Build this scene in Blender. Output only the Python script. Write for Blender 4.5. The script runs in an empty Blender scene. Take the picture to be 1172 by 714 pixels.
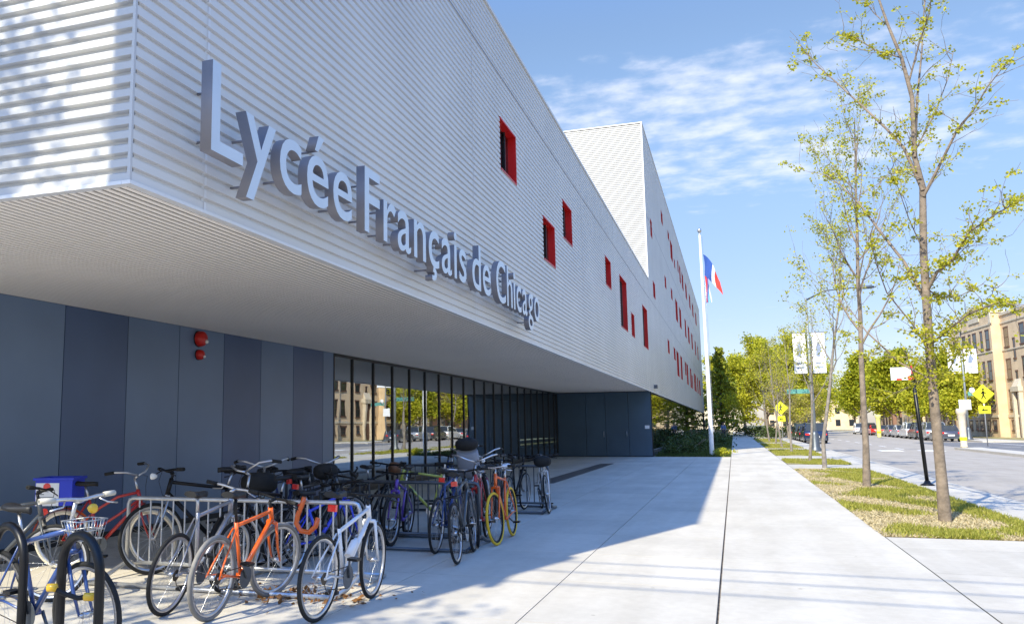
import bpy, math, random
from mathutils import Vector, Matrix, Euler
random.seed(7)
sc = bpy.context.scene
COL = sc.collection
V = Vector
PI = math.pi
rad = math.radians

# ------------------------------------------------------------------ helpers
class MB:
    """collects shapes and links them as ONE mesh object"""
    def __init__(s): s.v = []; s.f = []; s.m = []; s.sm = []; s.mi = 0
    def face(s, idx, smooth=False): s.f.append(tuple(idx)); s.m.append(s.mi); s.sm.append(smooth)
    def quad(s, *p):
        b = len(s.v); s.v += [tuple(q) for q in p]; s.face(range(b, b+len(p)))
    def box(s, a, b, M=None):
        x0,y0,z0 = a; x1,y1,z1 = b
        c = [(x0,y0,z0),(x1,y0,z0),(x1,y1,z0),(x0,y1,z0),(x0,y0,z1),(x1,y0,z1),(x1,y1,z1),(x0,y1,z1)]
        if M is not None: c = [tuple(M @ V(p)) for p in c]
        n = len(s.v); s.v += c
        for q in ((3,2,1,0),(4,5,6,7),(0,1,5,4),(1,2,6,5),(2,3,7,6),(3,0,4,7)): s.face([n+i for i in q])
    def tube(s, pts, r, n=8, closed=False, caps=True):
        pts = [V(p) for p in pts]; k = len(pts)
        rr = r if isinstance(r, (list, tuple)) else [r]*k
        base = len(s.v); up = None
        for i, p in enumerate(pts):
            if closed: t = pts[(i+1) % k]-pts[i-1]
            elif i == 0: t = pts[1]-p
            elif i == k-1: t = p-pts[i-1]
            else: t = pts[i+1]-pts[i-1]
            if t.length < 1e-9: t = V((0,0,1))
            t.normalize()
            if up is None:
                up = V((0,0,1)) if abs(t.z) < .9 else V((1,0,0))
            a = up - t*up.dot(t)
            if a.length < 1e-6: a = t.orthogonal()
            a.normalize(); up = a; b = t.cross(a)
            for j in range(n):
                w = 2*PI*j/n
                s.v.append(tuple(p + a*math.cos(w)*rr[i] + b*math.sin(w)*rr[i]))
        m = k if closed else k-1
        for i in range(m):
            i2 = (i+1) % k
            for j in range(n):
                j2 = (j+1) % n
                s.face((base+i*n+j, base+i*n+j2, base+i2*n+j2, base+i2*n+j), True)
        if caps and not closed:
            s.face([base+j for j in range(n-1,-1,-1)]); s.face([base+(k-1)*n+j for j in range(n)])
    def rings(s, rings, caps=True, smooth=True, closed=True):
        base = len(s.v); n = len(rings[0])
        for r in rings: s.v += [tuple(p) for p in r]
        for i in range(len(rings)-1):
            for j in range(n if closed else n-1):
                j2 = (j+1) % n
                s.face((base+i*n+j, base+i*n+j2, base+(i+1)*n+j2, base+(i+1)*n+j), smooth)
        if caps:
            s.face([base+j for j in range(n-1,-1,-1)]); s.face([base+(len(rings)-1)*n+j for j in range(n)])
    def lathe(s, prof, c=(0,0,0), n=16, axis='z'):
        R = []
        for r, z in prof:
            ring = []
            for j in range(n):
                w = 2*PI*j/n; a, b = r*math.cos(w), r*math.sin(w)
                q = {'z': (a,b,z), 'x': (z,a,b), 'y': (b,z,a)}[axis]
                ring.append((c[0]+q[0], c[1]+q[1], c[2]+q[2]))
            R.append(ring)
        s.rings(R)
    def prism(s, poly, y0, y1):
        """polygon in xz, extruded along y"""
        n = len(s.v); k = len(poly)
        s.v += [(x,y0,z) for x,z in poly] + [(x,y1,z) for x,z in poly]
        s.face(range(n, n+k)); s.face(range(n+2*k-1, n+k-1, -1))
        for i in range(k):
            j = (i+1) % k; s.face((n+j, n+i, n+k+i, n+k+j))
    def xf(s, M, start=0):
        for i in range(start, len(s.v)): s.v[i] = tuple(M @ V(s.v[i]))
    def build(s, name, mats, parent=None):
        me = bpy.data.meshes.new(name)
        me.from_pydata(s.v, [], s.f); 
        if not isinstance(mats, (list, tuple)): mats = [mats]
        for m in mats: me.materials.append(m)
        me.polygons.foreach_set('material_index', s.m)
        me.polygons.foreach_set('use_smooth', s.sm)
        me.update()
        o = bpy.data.objects.new(name, me); COL.objects.link(o)
        if parent is not None: o.parent = parent
        return o

def tag(o, label=None, cat=None, group=None, kind=None):
    if label: o['label'] = label
    if cat: o['category'] = cat
    if group: o['group'] = group
    if kind: o['kind'] = kind
    return o
def thing(name, label, cat, loc=(0,0,0), rz=0, group=None):
    o = bpy.data.objects.new(name, None); COL.objects.link(o); o.empty_display_size = .1
    o.location = loc; o.rotation_euler = (0,0,rz)
    return tag(o, label, cat, group)
KIDS = {}
def copy_tree(o, parent=None):
    c = o.copy(); COL.objects.link(c)
    if parent is not None: c.parent = parent
    for ch in [q for q in bpy.data.objects if q.parent == o]: copy_tree(ch, c)
    return c

# ------------------------------------------------------------------ materials
def mat(name, col, rough=.5, metal=0., var=.12, vscale=3., bump=0., bscale=40., spec=.5, col2=None, coat=0., trans=0.):
    m = bpy.data.materials.new(name); m.use_nodes = True
    nt = m.node_tree; N = nt.nodes; L = nt.links
    b = N['Principled BSDF']
    tc = N.new('ShaderNodeTexCoord')
    no = N.new('ShaderNodeTexNoise'); no.inputs['Scale'].default_value = vscale; no.inputs['Detail'].default_value = 6
    L.new(tc.outputs['Object'], no.inputs['Vector'])
    mx = N.new('ShaderNodeMix'); mx.data_type = 'RGBA'
    c = tuple(col)+(1,) if len(col) == 3 else col
    if col2 is None:
        a = tuple(max(0,x*(1-var)) for x in c[:3])+(1,); d = tuple(min(1,x*(1+var)) for x in c[:3])+(1,)
    else: a = c; d = tuple(col2)+(1,)
    mx.inputs[6].default_value = a; mx.inputs[7].default_value = d
    ra = N.new('ShaderNodeValToRGB'); ra.color_ramp.elements[0].position = .32; ra.color_ramp.elements[1].position = .68
    L.new(no.outputs[0], ra.inputs[0]); L.new(ra.outputs[0], mx.inputs[0]); L.new(mx.outputs[2], b.inputs['Base Color'])
    b.inputs['Roughness'].default_value = rough; b.inputs['Metallic'].default_value = metal
    b.inputs['Specular IOR Level'].default_value = spec; b.inputs['Coat Weight'].default_value = coat
    if trans: b.inputs['Transmission Weight'].default_value = trans
    if bump:
        n2 = N.new('ShaderNodeTexNoise'); n2.inputs['Scale'].default_value = bscale; n2.inputs['Detail'].default_value = 5
        L.new(tc.outputs['Object'], n2.inputs['Vector'])
        bp = N.new('ShaderNodeBump'); bp.inputs['Strength'].default_value = bump; bp.inputs['Distance'].default_value = .02
        L.new(n2.outputs[0], bp.inputs['Height']); L.new(bp.outputs[0], b.inputs['Normal'])
    return m

def leafmat(name, c1, c2, tr=.35):
    m = bpy.data.materials.new(name); m.use_nodes = True
    nt = m.node_tree; N = nt.nodes; L = nt.links
    out = N['Material Output']; b = N['Principled BSDF']; b.inputs['Roughness'].default_value = .6; b.inputs['Specular IOR Level'].default_value = .25
    g = N.new('ShaderNodeNewGeometry'); mx = N.new('ShaderNodeMix'); mx.data_type = 'RGBA'
    mx.inputs[6].default_value = tuple(c1)+(1,); mx.inputs[7].default_value = tuple(c2)+(1,)
    L.new(g.outputs['Random Per Island'], mx.inputs[0]); L.new(mx.outputs[2], b.inputs['Base Color'])
    t = N.new('ShaderNodeBsdfTranslucent'); L.new(mx.outputs[2], t.inputs['Color'])
    ms = N.new('ShaderNodeMixShader'); ms.inputs[0].default_value = tr
    L.new(b.outputs[0], ms.inputs[1]); L.new(t.outputs[0], ms.inputs[2]); L.new(ms.outputs[0], out.inputs['Surface'])
    return m

def glassmat(name, ior=1.9, tint=(.25,.3,.3), inner=.5):
    m = bpy.data.materials.new(name); m.use_nodes = True
    nt = m.node_tree; N = nt.nodes; L = nt.links
    out = N['Material Output']; N.remove(N['Principled BSDF'])
    gl = N.new('ShaderNodeBsdfGlossy'); gl.inputs['Roughness'].default_value = .0; gl.inputs['Color'].default_value = (.92,.95,.95,1)
    tr = N.new('ShaderNodeBsdfTransparent'); tr.inputs['Color'].default_value = tuple(tint)+(1,)
    fr = N.new('ShaderNodeFresnel'); fr.inputs['IOR'].default_value = ior
    tc = N.new('ShaderNodeTexCoord'); no = N.new('ShaderNodeTexNoise'); no.inputs['Scale'].default_value = .7
    L.new(tc.outputs['Object'], no.inputs['Vector'])
    bp = N.new('ShaderNodeBump'); bp.inputs['Strength'].default_value = .04; bp.inputs['Distance'].default_value = .05
    L.new(no.outputs[0], bp.inputs['Height']); L.new(bp.outputs[0], gl.inputs['Normal'])
    ms = N.new('ShaderNodeMixShader'); L.new(fr.outputs[0], ms.inputs[0]); L.new(tr.outputs[0], ms.inputs[1]); L.new(gl.outputs[0], ms.inputs[2])
    L.new(ms.outputs[0], out.inputs['Surface'])
    return m

def concrete(name, base, dark, rough=.85):
    m = bpy.data.materials.new(name); m.use_nodes = True
    nt = m.node_tree; N = nt.nodes; L = nt.links; b = N['Principled BSDF']
    tc = N.new('ShaderNodeTexCoord')
    def noise(sc_, det=6, rg=.6):
        n = N.new('ShaderNodeTexNoise'); n.inputs['Scale'].default_value = sc_; n.inputs['Detail'].default_value = det; n.inputs['Roughness'].default_value = rg
        L.new(tc.outputs['Object'], n.inputs['Vector']); return n
    n1 = noise(.55, 8, .65); n2 = noise(9, 6); n3 = noise(140, 2)
    r1 = N.new('ShaderNodeValToRGB'); r1.color_ramp.elements[0].position = .38; r1.color_ramp.elements[1].position = .66
    L.new(n1.outputs[0], r1.inputs[0])
    m1 = N.new('ShaderNodeMix'); m1.data_type = 'RGBA'; m1.inputs[6].default_value = tuple(base)+(1,); m1.inputs[7].default_value = tuple(x*.86 for x in base)+(1,)
    L.new(r1.outputs[0], m1.inputs[0])
    r2 = N.new('ShaderNodeValToRGB'); r2.color_ramp.elements[0].position = .3; r2.color_ramp.elements[0].color = (.86,.85,.84,1); r2.color_ramp.elements[1].position = .62
    L.new(n2.outputs[0], r2.inputs[0])
    m2 = N.new('ShaderNodeMix'); m2.data_type = 'RGBA'; m2.blend_type = 'MULTIPLY'; m2.inputs[0].default_value = .55
    L.new(m1.outputs[2], m2.inputs[6]); L.new(r2.outputs[0], m2.inputs[7])
    r3 = N.new('ShaderNodeValToRGB'); r3.color_ramp.elements[0].position = .27; r3.color_ramp.elements[0].color = tuple(dark)+(1,); r3.color_ramp.elements[1].position = .4; r3.color_ramp.elements[1].color = (1,1,1,1)
    L.new(n3.outputs[0], r3.inputs[0])
    m3 = N.new('ShaderNodeMix'); m3.data_type = 'RGBA'; m3.blend_type = 'MULTIPLY'; m3.inputs[0].default_value = .4
    L.new(m2.outputs[2], m3.inputs[6]); L.new(r3.outputs[0], m3.inputs[7])
    # small differences from slab to slab
    g = N.new('ShaderNodeNewGeometry'); mr = N.new('ShaderNodeMapRange'); mr.inputs[3].default_value = .94; mr.inputs[4].default_value = 1.03
    L.new(g.outputs['Random Per Island'], mr.inputs[0])
    m4 = N.new('ShaderNodeMix'); m4.data_type = 'RGBA'; m4.blend_type = 'MULTIPLY'; m4.inputs[0].default_value = 1
    cc = N.new('ShaderNodeCombineColor')
    for i in range(3): L.new(mr.outputs[0], cc.inputs[i])
    L.new(m3.outputs[2], m4.inputs[6]); L.new(cc.outputs[0], m4.inputs[7]); L.new(m4.outputs[2], b.inputs['Base Color'])
    vo = N.new('ShaderNodeTexVoronoi'); vo.inputs['Scale'].default_value = 1.7; L.new(tc.outputs['Object'], vo.inputs['Vector'])
    rv = N.new('ShaderNodeValToRGB'); rv.color_ramp.elements[0].position = .028; rv.color_ramp.elements[0].color = (.60,.58,.55,1); rv.color_ramp.elements[1].position = .042; rv.color_ramp.elements[1].color = (1,1,1,1)
    L.new(vo.outputs['Distance'], rv.inputs[0])
    m5 = N.new('ShaderNodeMix'); m5.data_type = 'RGBA'; m5.blend_type = 'MULTIPLY'; m5.inputs[0].default_value = .8
    L.new(m4.outputs[2], m5.inputs[6]); L.new(rv.outputs[0], m5.inputs[7])
    # faint streaky wear across the walking direction
    mp = N.new('ShaderNodeMapping'); mp.inputs['Scale'].default_value = (1.6,.22,1); L.new(tc.outputs['Object'], mp.inputs[0])
    n6 = N.new('ShaderNodeTexNoise'); n6.inputs['Scale'].default_value = 1.3; n6.inputs['Detail'].default_value = 7; L.new(mp.outputs[0], n6.inputs['Vector'])
    r6 = N.new('ShaderNodeValToRGB'); r6.color_ramp.elements[0].position = .40; r6.color_ramp.elements[0].color = (.88,.87,.85,1); r6.color_ramp.elements[1].position = .58
    L.new(n6.outputs[0], r6.inputs[0]); m6 = N.new('ShaderNodeMix'); m6.data_type = 'RGBA'; m6.blend_type = 'MULTIPLY'; m6.inputs[0].default_value = .65
    L.new(m5.outputs[2], m6.inputs[6]); L.new(r6.outputs[0], m6.inputs[7]); L.new(m6.outputs[2], b.inputs['Base Color'])
    b.inputs['Roughness'].default_value = rough; b.inputs['Specular IOR Level'].default_value = .3
    bp = N.new('ShaderNodeBump'); bp.inputs['Strength'].default_value = .25; bp.inputs['Distance'].default_value = .004
    L.new(n3.outputs[0], bp.inputs['Height']); L.new(bp.outputs[0], b.inputs['Normal'])
    return m

M = {}
M['conc'] = concrete('concrete_slabs', (.61,.568,.492), (.55,.52,.5))
M['conc2'] = concrete('street_concrete', (.565,.525,.455), (.5,.47,.45))
M['joint'] = mat('joint_dirt', (.20,.165,.125), .95, var=.4, vscale=12)
M['asph'] = concrete('asphalt', (.40,.36,.31), (.3,.3,.3), .9)
M['asph2'] = concrete('new_asphalt', (.19,.19,.195), (.35,.35,.35), .9)
M['paint'] = mat('road_paint', (.72,.72,.70), .7, var=.2, vscale=6)
M['earth'] = mat('earth', (.20,.155,.095), .95, var=.35, vscale=5, bump=.5, bscale=30)
M['lawn'] = mat('lawn_soil', (.20,.19,.05), .95, vscale=1.6, bump=.6, bscale=40, col2=(.36,.29,.17))
M['farland'] = mat('far_land', (.10,.12,.05), .95, vscale=.05, col2=(.2,.19,.12))
M['clad'] = mat('silver_cladding', (.68,.665,.64), .40, .25, var=.05, vscale=.45, spec=.5)
M['clad2'] = mat('tower_cladding', (.53,.53,.525), .5, .15, var=.03, vscale=.35, spec=.5)
M['soff'] = mat('soffit_cladding', (.90,.84,.77), .55, 0, var=.03, vscale=.4)
M['gap'] = mat('soffit_gap', (.03,.028,.026), .8)
M['trim'] = mat('light_trim', (.74,.74,.74), .4, .2, var=.03)
M['screw'] = mat('screw_head', (.82,.82,.80), .35, .5)
M['navyA'] = mat('slate_blue_panel', (.150,.215,.33), .42, .1, var=.10, vscale=.6, spec=.5)
M['navyB'] = mat('navy_panel', (.078,.122,.23), .42, .1, var=.12, vscale=.6, spec=.5)
M['door'] = mat('dark_blue_door', (.055,.105,.155), .32, .1, var=.12, vscale=.7)
M['dark'] = mat('dark_gap', (.012,.013,.016), .6)
M['mull'] = mat('mullion_black', (.022,.024,.027), .35, .4)
M['glass'] = glassmat('curtain_glass', 8.0, (.62,.72,.72))
M['glass2'] = glassmat('window_glass', 1.7, (.10,.12,.14))
M['room'] = mat('dim_interior', (.62,.64,.62), .8)
M['red'] = mat('red_reveal', (.62,.010,.012), .38, var=.1, vscale=2)
M['let'] = mat('letter_metal', (.66,.71,.78), .32, .55, var=.04)
M['letside'] = mat('letter_return', (.27,.26,.28), .5, .3, var=.08)
M['steel'] = mat('galvanised_steel', (.56,.57,.58), .38, .75, var=.12, vscale=9)
M['darksteel'] = mat('dark_grey_steel', (.10,.115,.135), .42, .5, var=.1, vscale=9)
M['black'] = mat('black_paint', (.005,.005,.006), .38, 0, var=.3, vscale=8, spec=.35)
M['rubber'] = mat('black_rubber', (.011,.011,.0105), .8, var=.25, vscale=15)
M['grayrub'] = mat('grey_rubber', (.20,.19,.175), .75, var=.2, vscale=12)
M['yelrub'] = mat('yellow_rubber', (.72,.46,.02), .7, var=.1)
M['white_rub'] = mat('cream_rubber', (.58,.54,.44), .7, var=.12)
M['alu'] = mat('bare_alloy', (.60,.60,.61), .28, .9, var=.1, vscale=15)
M['chain'] = mat('greasy_chain', (.06,.05,.04), .45, .6)
M['leather'] = mat('brown_leather', (.16,.07,.03), .5, var=.3, vscale=10)
M['sad'] = mat('saddle_black', (.007,.007,.008), .55, var=.3)
M['whitep'] = mat('white_gloss', (.74,.75,.77), .3, var=.04, coat=.4)
M['bprint'] = mat('banner_print', (.22,.27,.38), .6, var=.2, vscale=6)
M['wood'] = mat('pole_wood', (.17,.12,.08), .85, var=.3, vscale=6)
M['bark'] = mat('bark', (.21,.165,.125), .9, var=.3, vscale=8, bump=.6, bscale=25)
M['bark2'] = mat('grey_bark', (.23,.20,.17), .9, var=.3, vscale=8, bump=.5, bscale=25)
M['leafY'] = leafmat('spring_leaf', (.36,.38,.025), (.58,.52,.05), .45)
M['leafG'] = leafmat('fresh_leaf', (.36,.40,.022), (.60,.55,.05), .45)
M['leafD'] = leafmat('mid_green_leaf', (.26,.31,.018), (.48,.46,.03), .4)
M['needle'] = leafmat('conifer_needle', (.13,.18,.015), (.45,.44,.04), .3)
M['leafR'] = leafmat('budding_leaf', (.38,.36,.06), (.50,.42,.12), .45)
M['bush'] = leafmat('hedge_leaf', (.035,.06,.016), (.09,.13,.03), .2)
M['blade'] = leafmat('grass_blade', (.20,.23,.025), (.45,.41,.09), .3)
M['straw'] = leafmat('dry_grass', (.42,.34,.18), (.62,.52,.33), .2)
M['tan'] = mat('tan_brick', (.66,.50,.325), .85, var=.12, vscale=.9, bump=.3, bscale=14)
M['stone'] = mat('limestone', (.60,.52,.40), .8, var=.1)
M['brick'] = mat('red_brown_brick', (.26,.14,.09), .85, var=.15, vscale=1.2)
M['yelst'] = mat('pale_yellow_paint', (.66,.62,.22), .7)
M['roof'] = mat('shingles', (.13,.11,.10), .9, var=.2)
M['wframe'] = mat('dark_window_frame', (.10,.045,.035), .5)
M['yel'] = mat('fluorescent_yellow_sign', (.80,.80,.02), .45, var=.03)
M['signw'] = mat('white_sign', (.80,.81,.82), .5, var=.03)
M['signg'] = mat('green_sign', (.10,.30,.26), .5, var=.05)
M['blue'] = mat('crate_blue', (.018,.045,.55), .45, var=.1)
M['redp'] = mat('red_plastic', (.62,.022,.015), .35, var=.06)
M['orangep'] = mat('orange_paint', (.78,.13,.012), .3, var=.06, coat=.5)
M['flagb'] = mat('flag_blue', (.02,.07,.30), .8); M['flagw'] = mat('flag_white', (.8,.8,.8), .8); M['flagr'] = mat('flag_red', (.72,.04,.03), .8); M['flagl'] = mat('flag_light_blue', (.20,.42,.75), .8)
M['skin'] = mat('skin', (.50,.30,.21), .5); M['denim'] = mat('blue_cloth', (.12,.19,.38), .85, var=.15, vscale=9); M['dcloth'] = mat('dark_cloth', (.03,.03,.05), .9); M['hair'] = mat('dark_hair', (.03,.02,.015), .6)
M['glow'] = mat('globe_white', (.85,.85,.82), .25)
M['amber'] = mat('amber_light', (.75,.45,.03), .25)
M['lampred'] = mat('red_lens', (.75,.02,.012), .2, coat=.5)
def paint(name, c, r=.28, metal=0.): return mat(name, c, r, metal, var=.06, coat=.5)

# ------------------------------------------------------------------ camera
YAW, PITCH, ROLL, H = -.347882, .1312924, -.0080073, 1.52
cy, sy, cp, sp, cr, sr_ = math.cos(YAW), math.sin(YAW), math.cos(PITCH), math.sin(PITCH), math.cos(ROLL), math.sin(ROLL)
Fw = V((sy*cp, cy*cp, sp)); rr = V((cy, -sy, 0)); uu = rr.cross(Fw)
R2 = cr*rr + sr_*uu; U2 = -sr_*rr + cr*uu
cam = bpy.data.cameras.new('camera'); co = bpy.data.objects.new('camera', cam); COL.objects.link(co)
mw = Matrix.Identity(4)
for i in range(3): mw[i][0] = R2[i]; mw[i][1] = U2[i]; mw[i][2] = -Fw[i]
mw.translation = V((0,0,H)); co.matrix_world = mw
cam.sensor_width = 36; cam.sensor_fit = 'HORIZONTAL'; cam.lens = 36*997.6/1172; cam.shift_x = (586-473.84)/1172
cam.clip_start = .05; cam.clip_end = 6000
sc.camera = co

# ------------------------------------------------------------------ light
SUN = V((-.347, -1.08, 1.0)).normalized()      # towards the sun
sl = bpy.data.lights.new('sun', 'SUN'); sl.energy = 4.2; sl.angle = rad(.53); sl.color = (1, .92, .71)
so = bpy.data.objects.new('sun', sl); COL.objects.link(so); so.rotation_euler = (-SUN).to_track_quat('-Z', 'Y').to_euler(); so.location = SUN*60
w = bpy.data.worlds.new('World'); sc.world = w; w.use_nodes = True
nt = w.node_tree; N = nt.nodes; L = nt.links
bg = N['Background']; bg.inputs['Strength'].default_value = .12
sky = N.new('ShaderNodeTexSky'); sky.sky_type = 'NISHITA'; sky.sun_disc = False
sky.sun_elevation = math.asin(SUN.z); sky.sun_rotation = math.atan2(SUN.x, SUN.y)
sky.air_density = 1.0; sky.dust_density = .6; sky.ozone_density = 1.6; sky.altitude = 180
tc = N.new('ShaderNodeTexCoord'); sx = N.new('ShaderNodeSeparateXYZ'); L.new(tc.outputs['Generated'], sx.inputs[0])
def mth(op, a, b=None, clamp=False):
    n = N.new('ShaderNodeMath'); n.operation = op; n.use_clamp = clamp
    for i, q in enumerate((a, b)):
        if q is None: continue
        if isinstance(q, (int, float)): n.inputs[i].default_value = q
        else: L.new(q, n.inputs[i])
    return n.outputs[0]
zz = mth('ADD', mth('MAXIMUM', sx.outputs[2], 0.0), .10)
cx_ = mth('DIVIDE', sx.outputs[0], zz); cy_ = mth('DIVIDE', sx.outputs[1], zz)
cb = N.new('ShaderNodeCombineXYZ'); L.new(cx_, cb.inputs[0]); L.new(cy_, cb.inputs[1])
def wnoise(scale, det, rough, off=(0,0,0)):
    mp = N.new('ShaderNodeMapping'); mp.inputs['Location'].default_value = off; mp.inputs['Scale'].default_value = (1,1.25,1); L.new(cb.outputs[0], mp.inputs[0])
    n = N.new('ShaderNodeTexNoise'); n.inputs['Scale'].default_value = scale; n.inputs['Detail'].default_value = det; n.inputs['Roughness'].default_value = rough
    L.new(mp.outputs[0], n.inputs['Vector']); return n.outputs[0]
big = wnoise(1.1, 4, .5, (1.3,.4,0)); fine = wnoise(8.5, 5, .55)
def mrange(x, a, b, c=0., d=1.):
    n = N.new('ShaderNodeMapRange'); n.interpolation_type = 'SMOOTHSTEP'; L.new(x, n.inputs[0])
    for i, q in enumerate((a,b,c,d)): n.inputs[i+1].default_value = q
    return n.outputs[0]
# an altocumulus band between about 15 and 30 degrees up, thin veils lower
band = mth('MULTIPLY', mrange(sx.outputs[2], .19, .27), mrange(sx.outputs[2], .45, .33))
low = mth('MULTIPLY', mrange(sx.outputs[2], .01, .08), mrange(sx.outputs[2], .22, .14))
cov = mth('ADD', mth('MULTIPLY', band, .30), mth('MULTIPLY', low, .17))
dens = mth('ADD', mth('ADD', mth('MULTIPLY', big, .50), mth('MULTIPLY', fine, .62)), cov)
cl = mrange(dens, .76, 1.08, 0., .80)
mix = N.new('ShaderNodeMix'); mix.data_type = 'RGBA'; L.new(cl, mix.inputs[0]); L.new(sky.outputs[0], mix.inputs[6]); mix.inputs[7].default_value = (5.1,5.3,5.9,1)
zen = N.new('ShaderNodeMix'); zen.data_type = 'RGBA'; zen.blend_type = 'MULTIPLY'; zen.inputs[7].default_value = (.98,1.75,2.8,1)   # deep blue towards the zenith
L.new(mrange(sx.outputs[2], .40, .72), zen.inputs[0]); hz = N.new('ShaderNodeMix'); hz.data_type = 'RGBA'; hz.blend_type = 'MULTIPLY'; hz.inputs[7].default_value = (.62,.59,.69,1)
L.new(mrange(sx.outputs[2], .40, .05), hz.inputs[0]); L.new(sky.outputs[0], hz.inputs[6]); L.new(hz.outputs[2], mix.inputs[6])
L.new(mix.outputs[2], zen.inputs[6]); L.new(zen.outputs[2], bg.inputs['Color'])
vs = sc.view_settings; vs.view_transform = 'Standard'; vs.look = 'None'; vs.gamma = 1; vs.use_curve_mapping = False; vs.exposure = .80

# ------------------------------------------------------------------ ground
SOF = 3.2; FX = -3.77; NY = 4.75; TY = 46.0; EY = 128.0; RZ = 9.05; TZ = 17.45; WX = -8.45; DY = 44.62
def gx(y): return 4.02+.002*y        # outer edge of the grass strips
def rx(y): return 5.02+.005*y         # kerb line of the street
def struct(mb, name, m): return tag(mb.build(name, m), kind='structure')
b = MB(); b.quad((-900,-300,-.16),(900,-300,-.16),(900,1500,-.16),(-900,1500,-.16)); struct(b, 'ground', M['farland'])
b = MB(); b.quad((-14,-12,-.03),(rx(-12)-.15,-12,-.03),(rx(130)-.15,130,-.03),(-14,130,-.03)); struct(b, 'joint_bed', M['joint'])
# slabs of the plaza and the sidewalk, with open joints
b = MB()
def slab(x0, y0, x1, y1, g=.006): b.box((x0+g,y0+g,-.028),(x1-g,y1-g,0))
xs = [-9.2,-7.7,-6.2,-4.7,-3.2,-1.68,-.205]; ys = [-10+.01]
y = 12.74-1.92*12
ys = [y+1.92*i for i in range(100)]
for i in range(len(xs)-1):
    for j in range(len(ys)-1):
        if ys[j] > DY-.3: break
        y1 = min(ys[j+1], DY-.05)
        slab(xs[i], ys[j], xs[i+1], y1, .004 if i < 5 else .006)
struct(b, 'plaza_pavement', M['conc'])
b = MB()
for j in range(len(ys)-1):
    if ys[j] > 128: break
    b.box((-.190, ys[j]+.002, -.028), (1.84, ys[j+1]-.002, 0))
struct(b, 'sidewalk', M['conc'])
# pads between the grass strips and the strip along the kerb
GR = [(13.55,33.1),(36.6,41.6),(46.5,57.5),(61,76),(80,100)]
b = MB(); prev = -11
for (g0, g1) in GR+[(120,121)]:
    y = prev
    while y < g0-.05:
        y2 = min(y+1.95, g0)
        b.quad((1.853,y+.003,-.001),(gx(y)-.003,y+.003,-.001),(gx(y2)-.003,y2-.003,-.001),(1.853,y2-.003,-.001)); y = y2
    prev = g1
y = -11
while y < 125:
    y2 = y+1.95
    b.quad((gx(y)+.003,y+.003,-.004),(rx(y)-.17,y+.003,-.004),(rx(y2)-.17,y2-.003,-.004),(gx(y2)+.003,y2-.003,-.004)); y = y2
struct(b, 'kerb_walk', M['conc2'])
b = MB(); y = -11
while y < 190:
    y2 = y+3
    x0,x1 = rx(y)-.165, rx(y)
    u0,u1 = rx(y2)-.165, rx(y2)
    b.quad((x0,y+.004,-.002),(x1,y+.004,-.006),(u1,y2-.004,-.006),(u0,y2-.004,-.002)); b.quad((x1,y,-.006),(x1+.02,y,-.13),(u1+.02,y2,-.13),(u1,y2,-.006))
    b.quad((x1+.02,y+.004,-.128),(x1+.42,y+.004,-.125),(u1+.42,y2-.004,-.125),(u1+.02,y2-.004,-.128)); y = y2
struct(b, 'near_kerb', M['conc2'])
b = MB(); b.quad((3,-60,-.135),(20.2,-60,-.135),(20.2,320,-.135),(3,320,-.135)); struct(b, 'road', M['asph'])
b = MB(); b.quad((14.4,40,-.131),(60,40,-.131),(60,86,-.131),(14.4,86,-.131)); struct(b, 'side_street', M['asph2'])
b = MB()
x = 8.3
while x < 12.6: b.box((x,59.6,-.1345),(x+1.2,61.6,-.127)); x += 2.2     # crosswalk bars
for k in range(24): b.box((10.1,64+k*7.,-.1345),(10.22,67+k*7.,-.127))
b.box((19.6,60,-.1265),(19.75,84,-.124))
for k in range(6): b.box((15.4+k*5.4,70,-.1265),(18.2+k*5.4,70.14,-.124))
struct(b, 'road_markings', M['paint'])
b = MB(); b.box((12.9,26,-.17),(14.3,63.4,0)); struct(b, 'traffic_island', M['conc2'])
b = MB()
b.box((19.6,86.5,-.17),(26.5,320,0)); b.box((26.51,83.5,-.17),(80,86.5,0)); b.box((19.6,86.0,-.17),(26.5,86.49,-.005)); struct(b, 'far_sidewalk', M['conc2'])
b = MB(); b.quad((22.9,88,.012),(26.2,88,.012),(26.2,320,.012),(22.9,320,.012)); b.quad((20.0,94,.012),(21.2,94,.012),(21.2,320,.012),(20.0,320,.012)); b.quad((26.3,86.9,.012),(60,86.9,.012),(60,88.2,.012),(26.3,88.2,.012)); struct(b, 'far_verge', M['lawn'])
# soil of the grass strips and of the planted bed by the building
b = MB()
for g0, g1 in GR: b.quad((1.86,g0,.004),(gx(g0),g0,.004),(gx(g1),g1,.004),(1.86,g1,.004))
struct(b, 'verge_soil', M['lawn'])
b = MB(); b.box((FX+.02,DY,-.1),(-.21,EY-3,.01)); struct(b, 'bed_soil', M['lawn'])
b = MB(); b.quad((-40,EY-3,-.002),(1.84,EY-3,-.002),(1.84,260,-.002),(-40,260,-.002)); struct(b, 'far_lawn', M['lawn'])
b = MB(); b.quad((-.18,129.2,.004),(1.85,129.2,.004),(1.85,240,.004),(-.18,240,.004)); b.quad((-40,127.5,.006),(-.2,127.5,.006),(-.2,129.6,.006),(-40,129.6,.006)); struct(b, 'far_path', M['conc'])
# steel grating set in the plaza
b = MB(); b.box((-5.15,23.6,-.02),(-4.62,36.2,.004)); 
for k in range(14): b.box((-5.13+k*.037,23.62,.004),(-5.112+k*.037,36.18,.010))
tag(b.build('drain_grating', M['darksteel']), 'long dark metal grating set in the plaza pavement beside the glass wall', 'grating')

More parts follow.
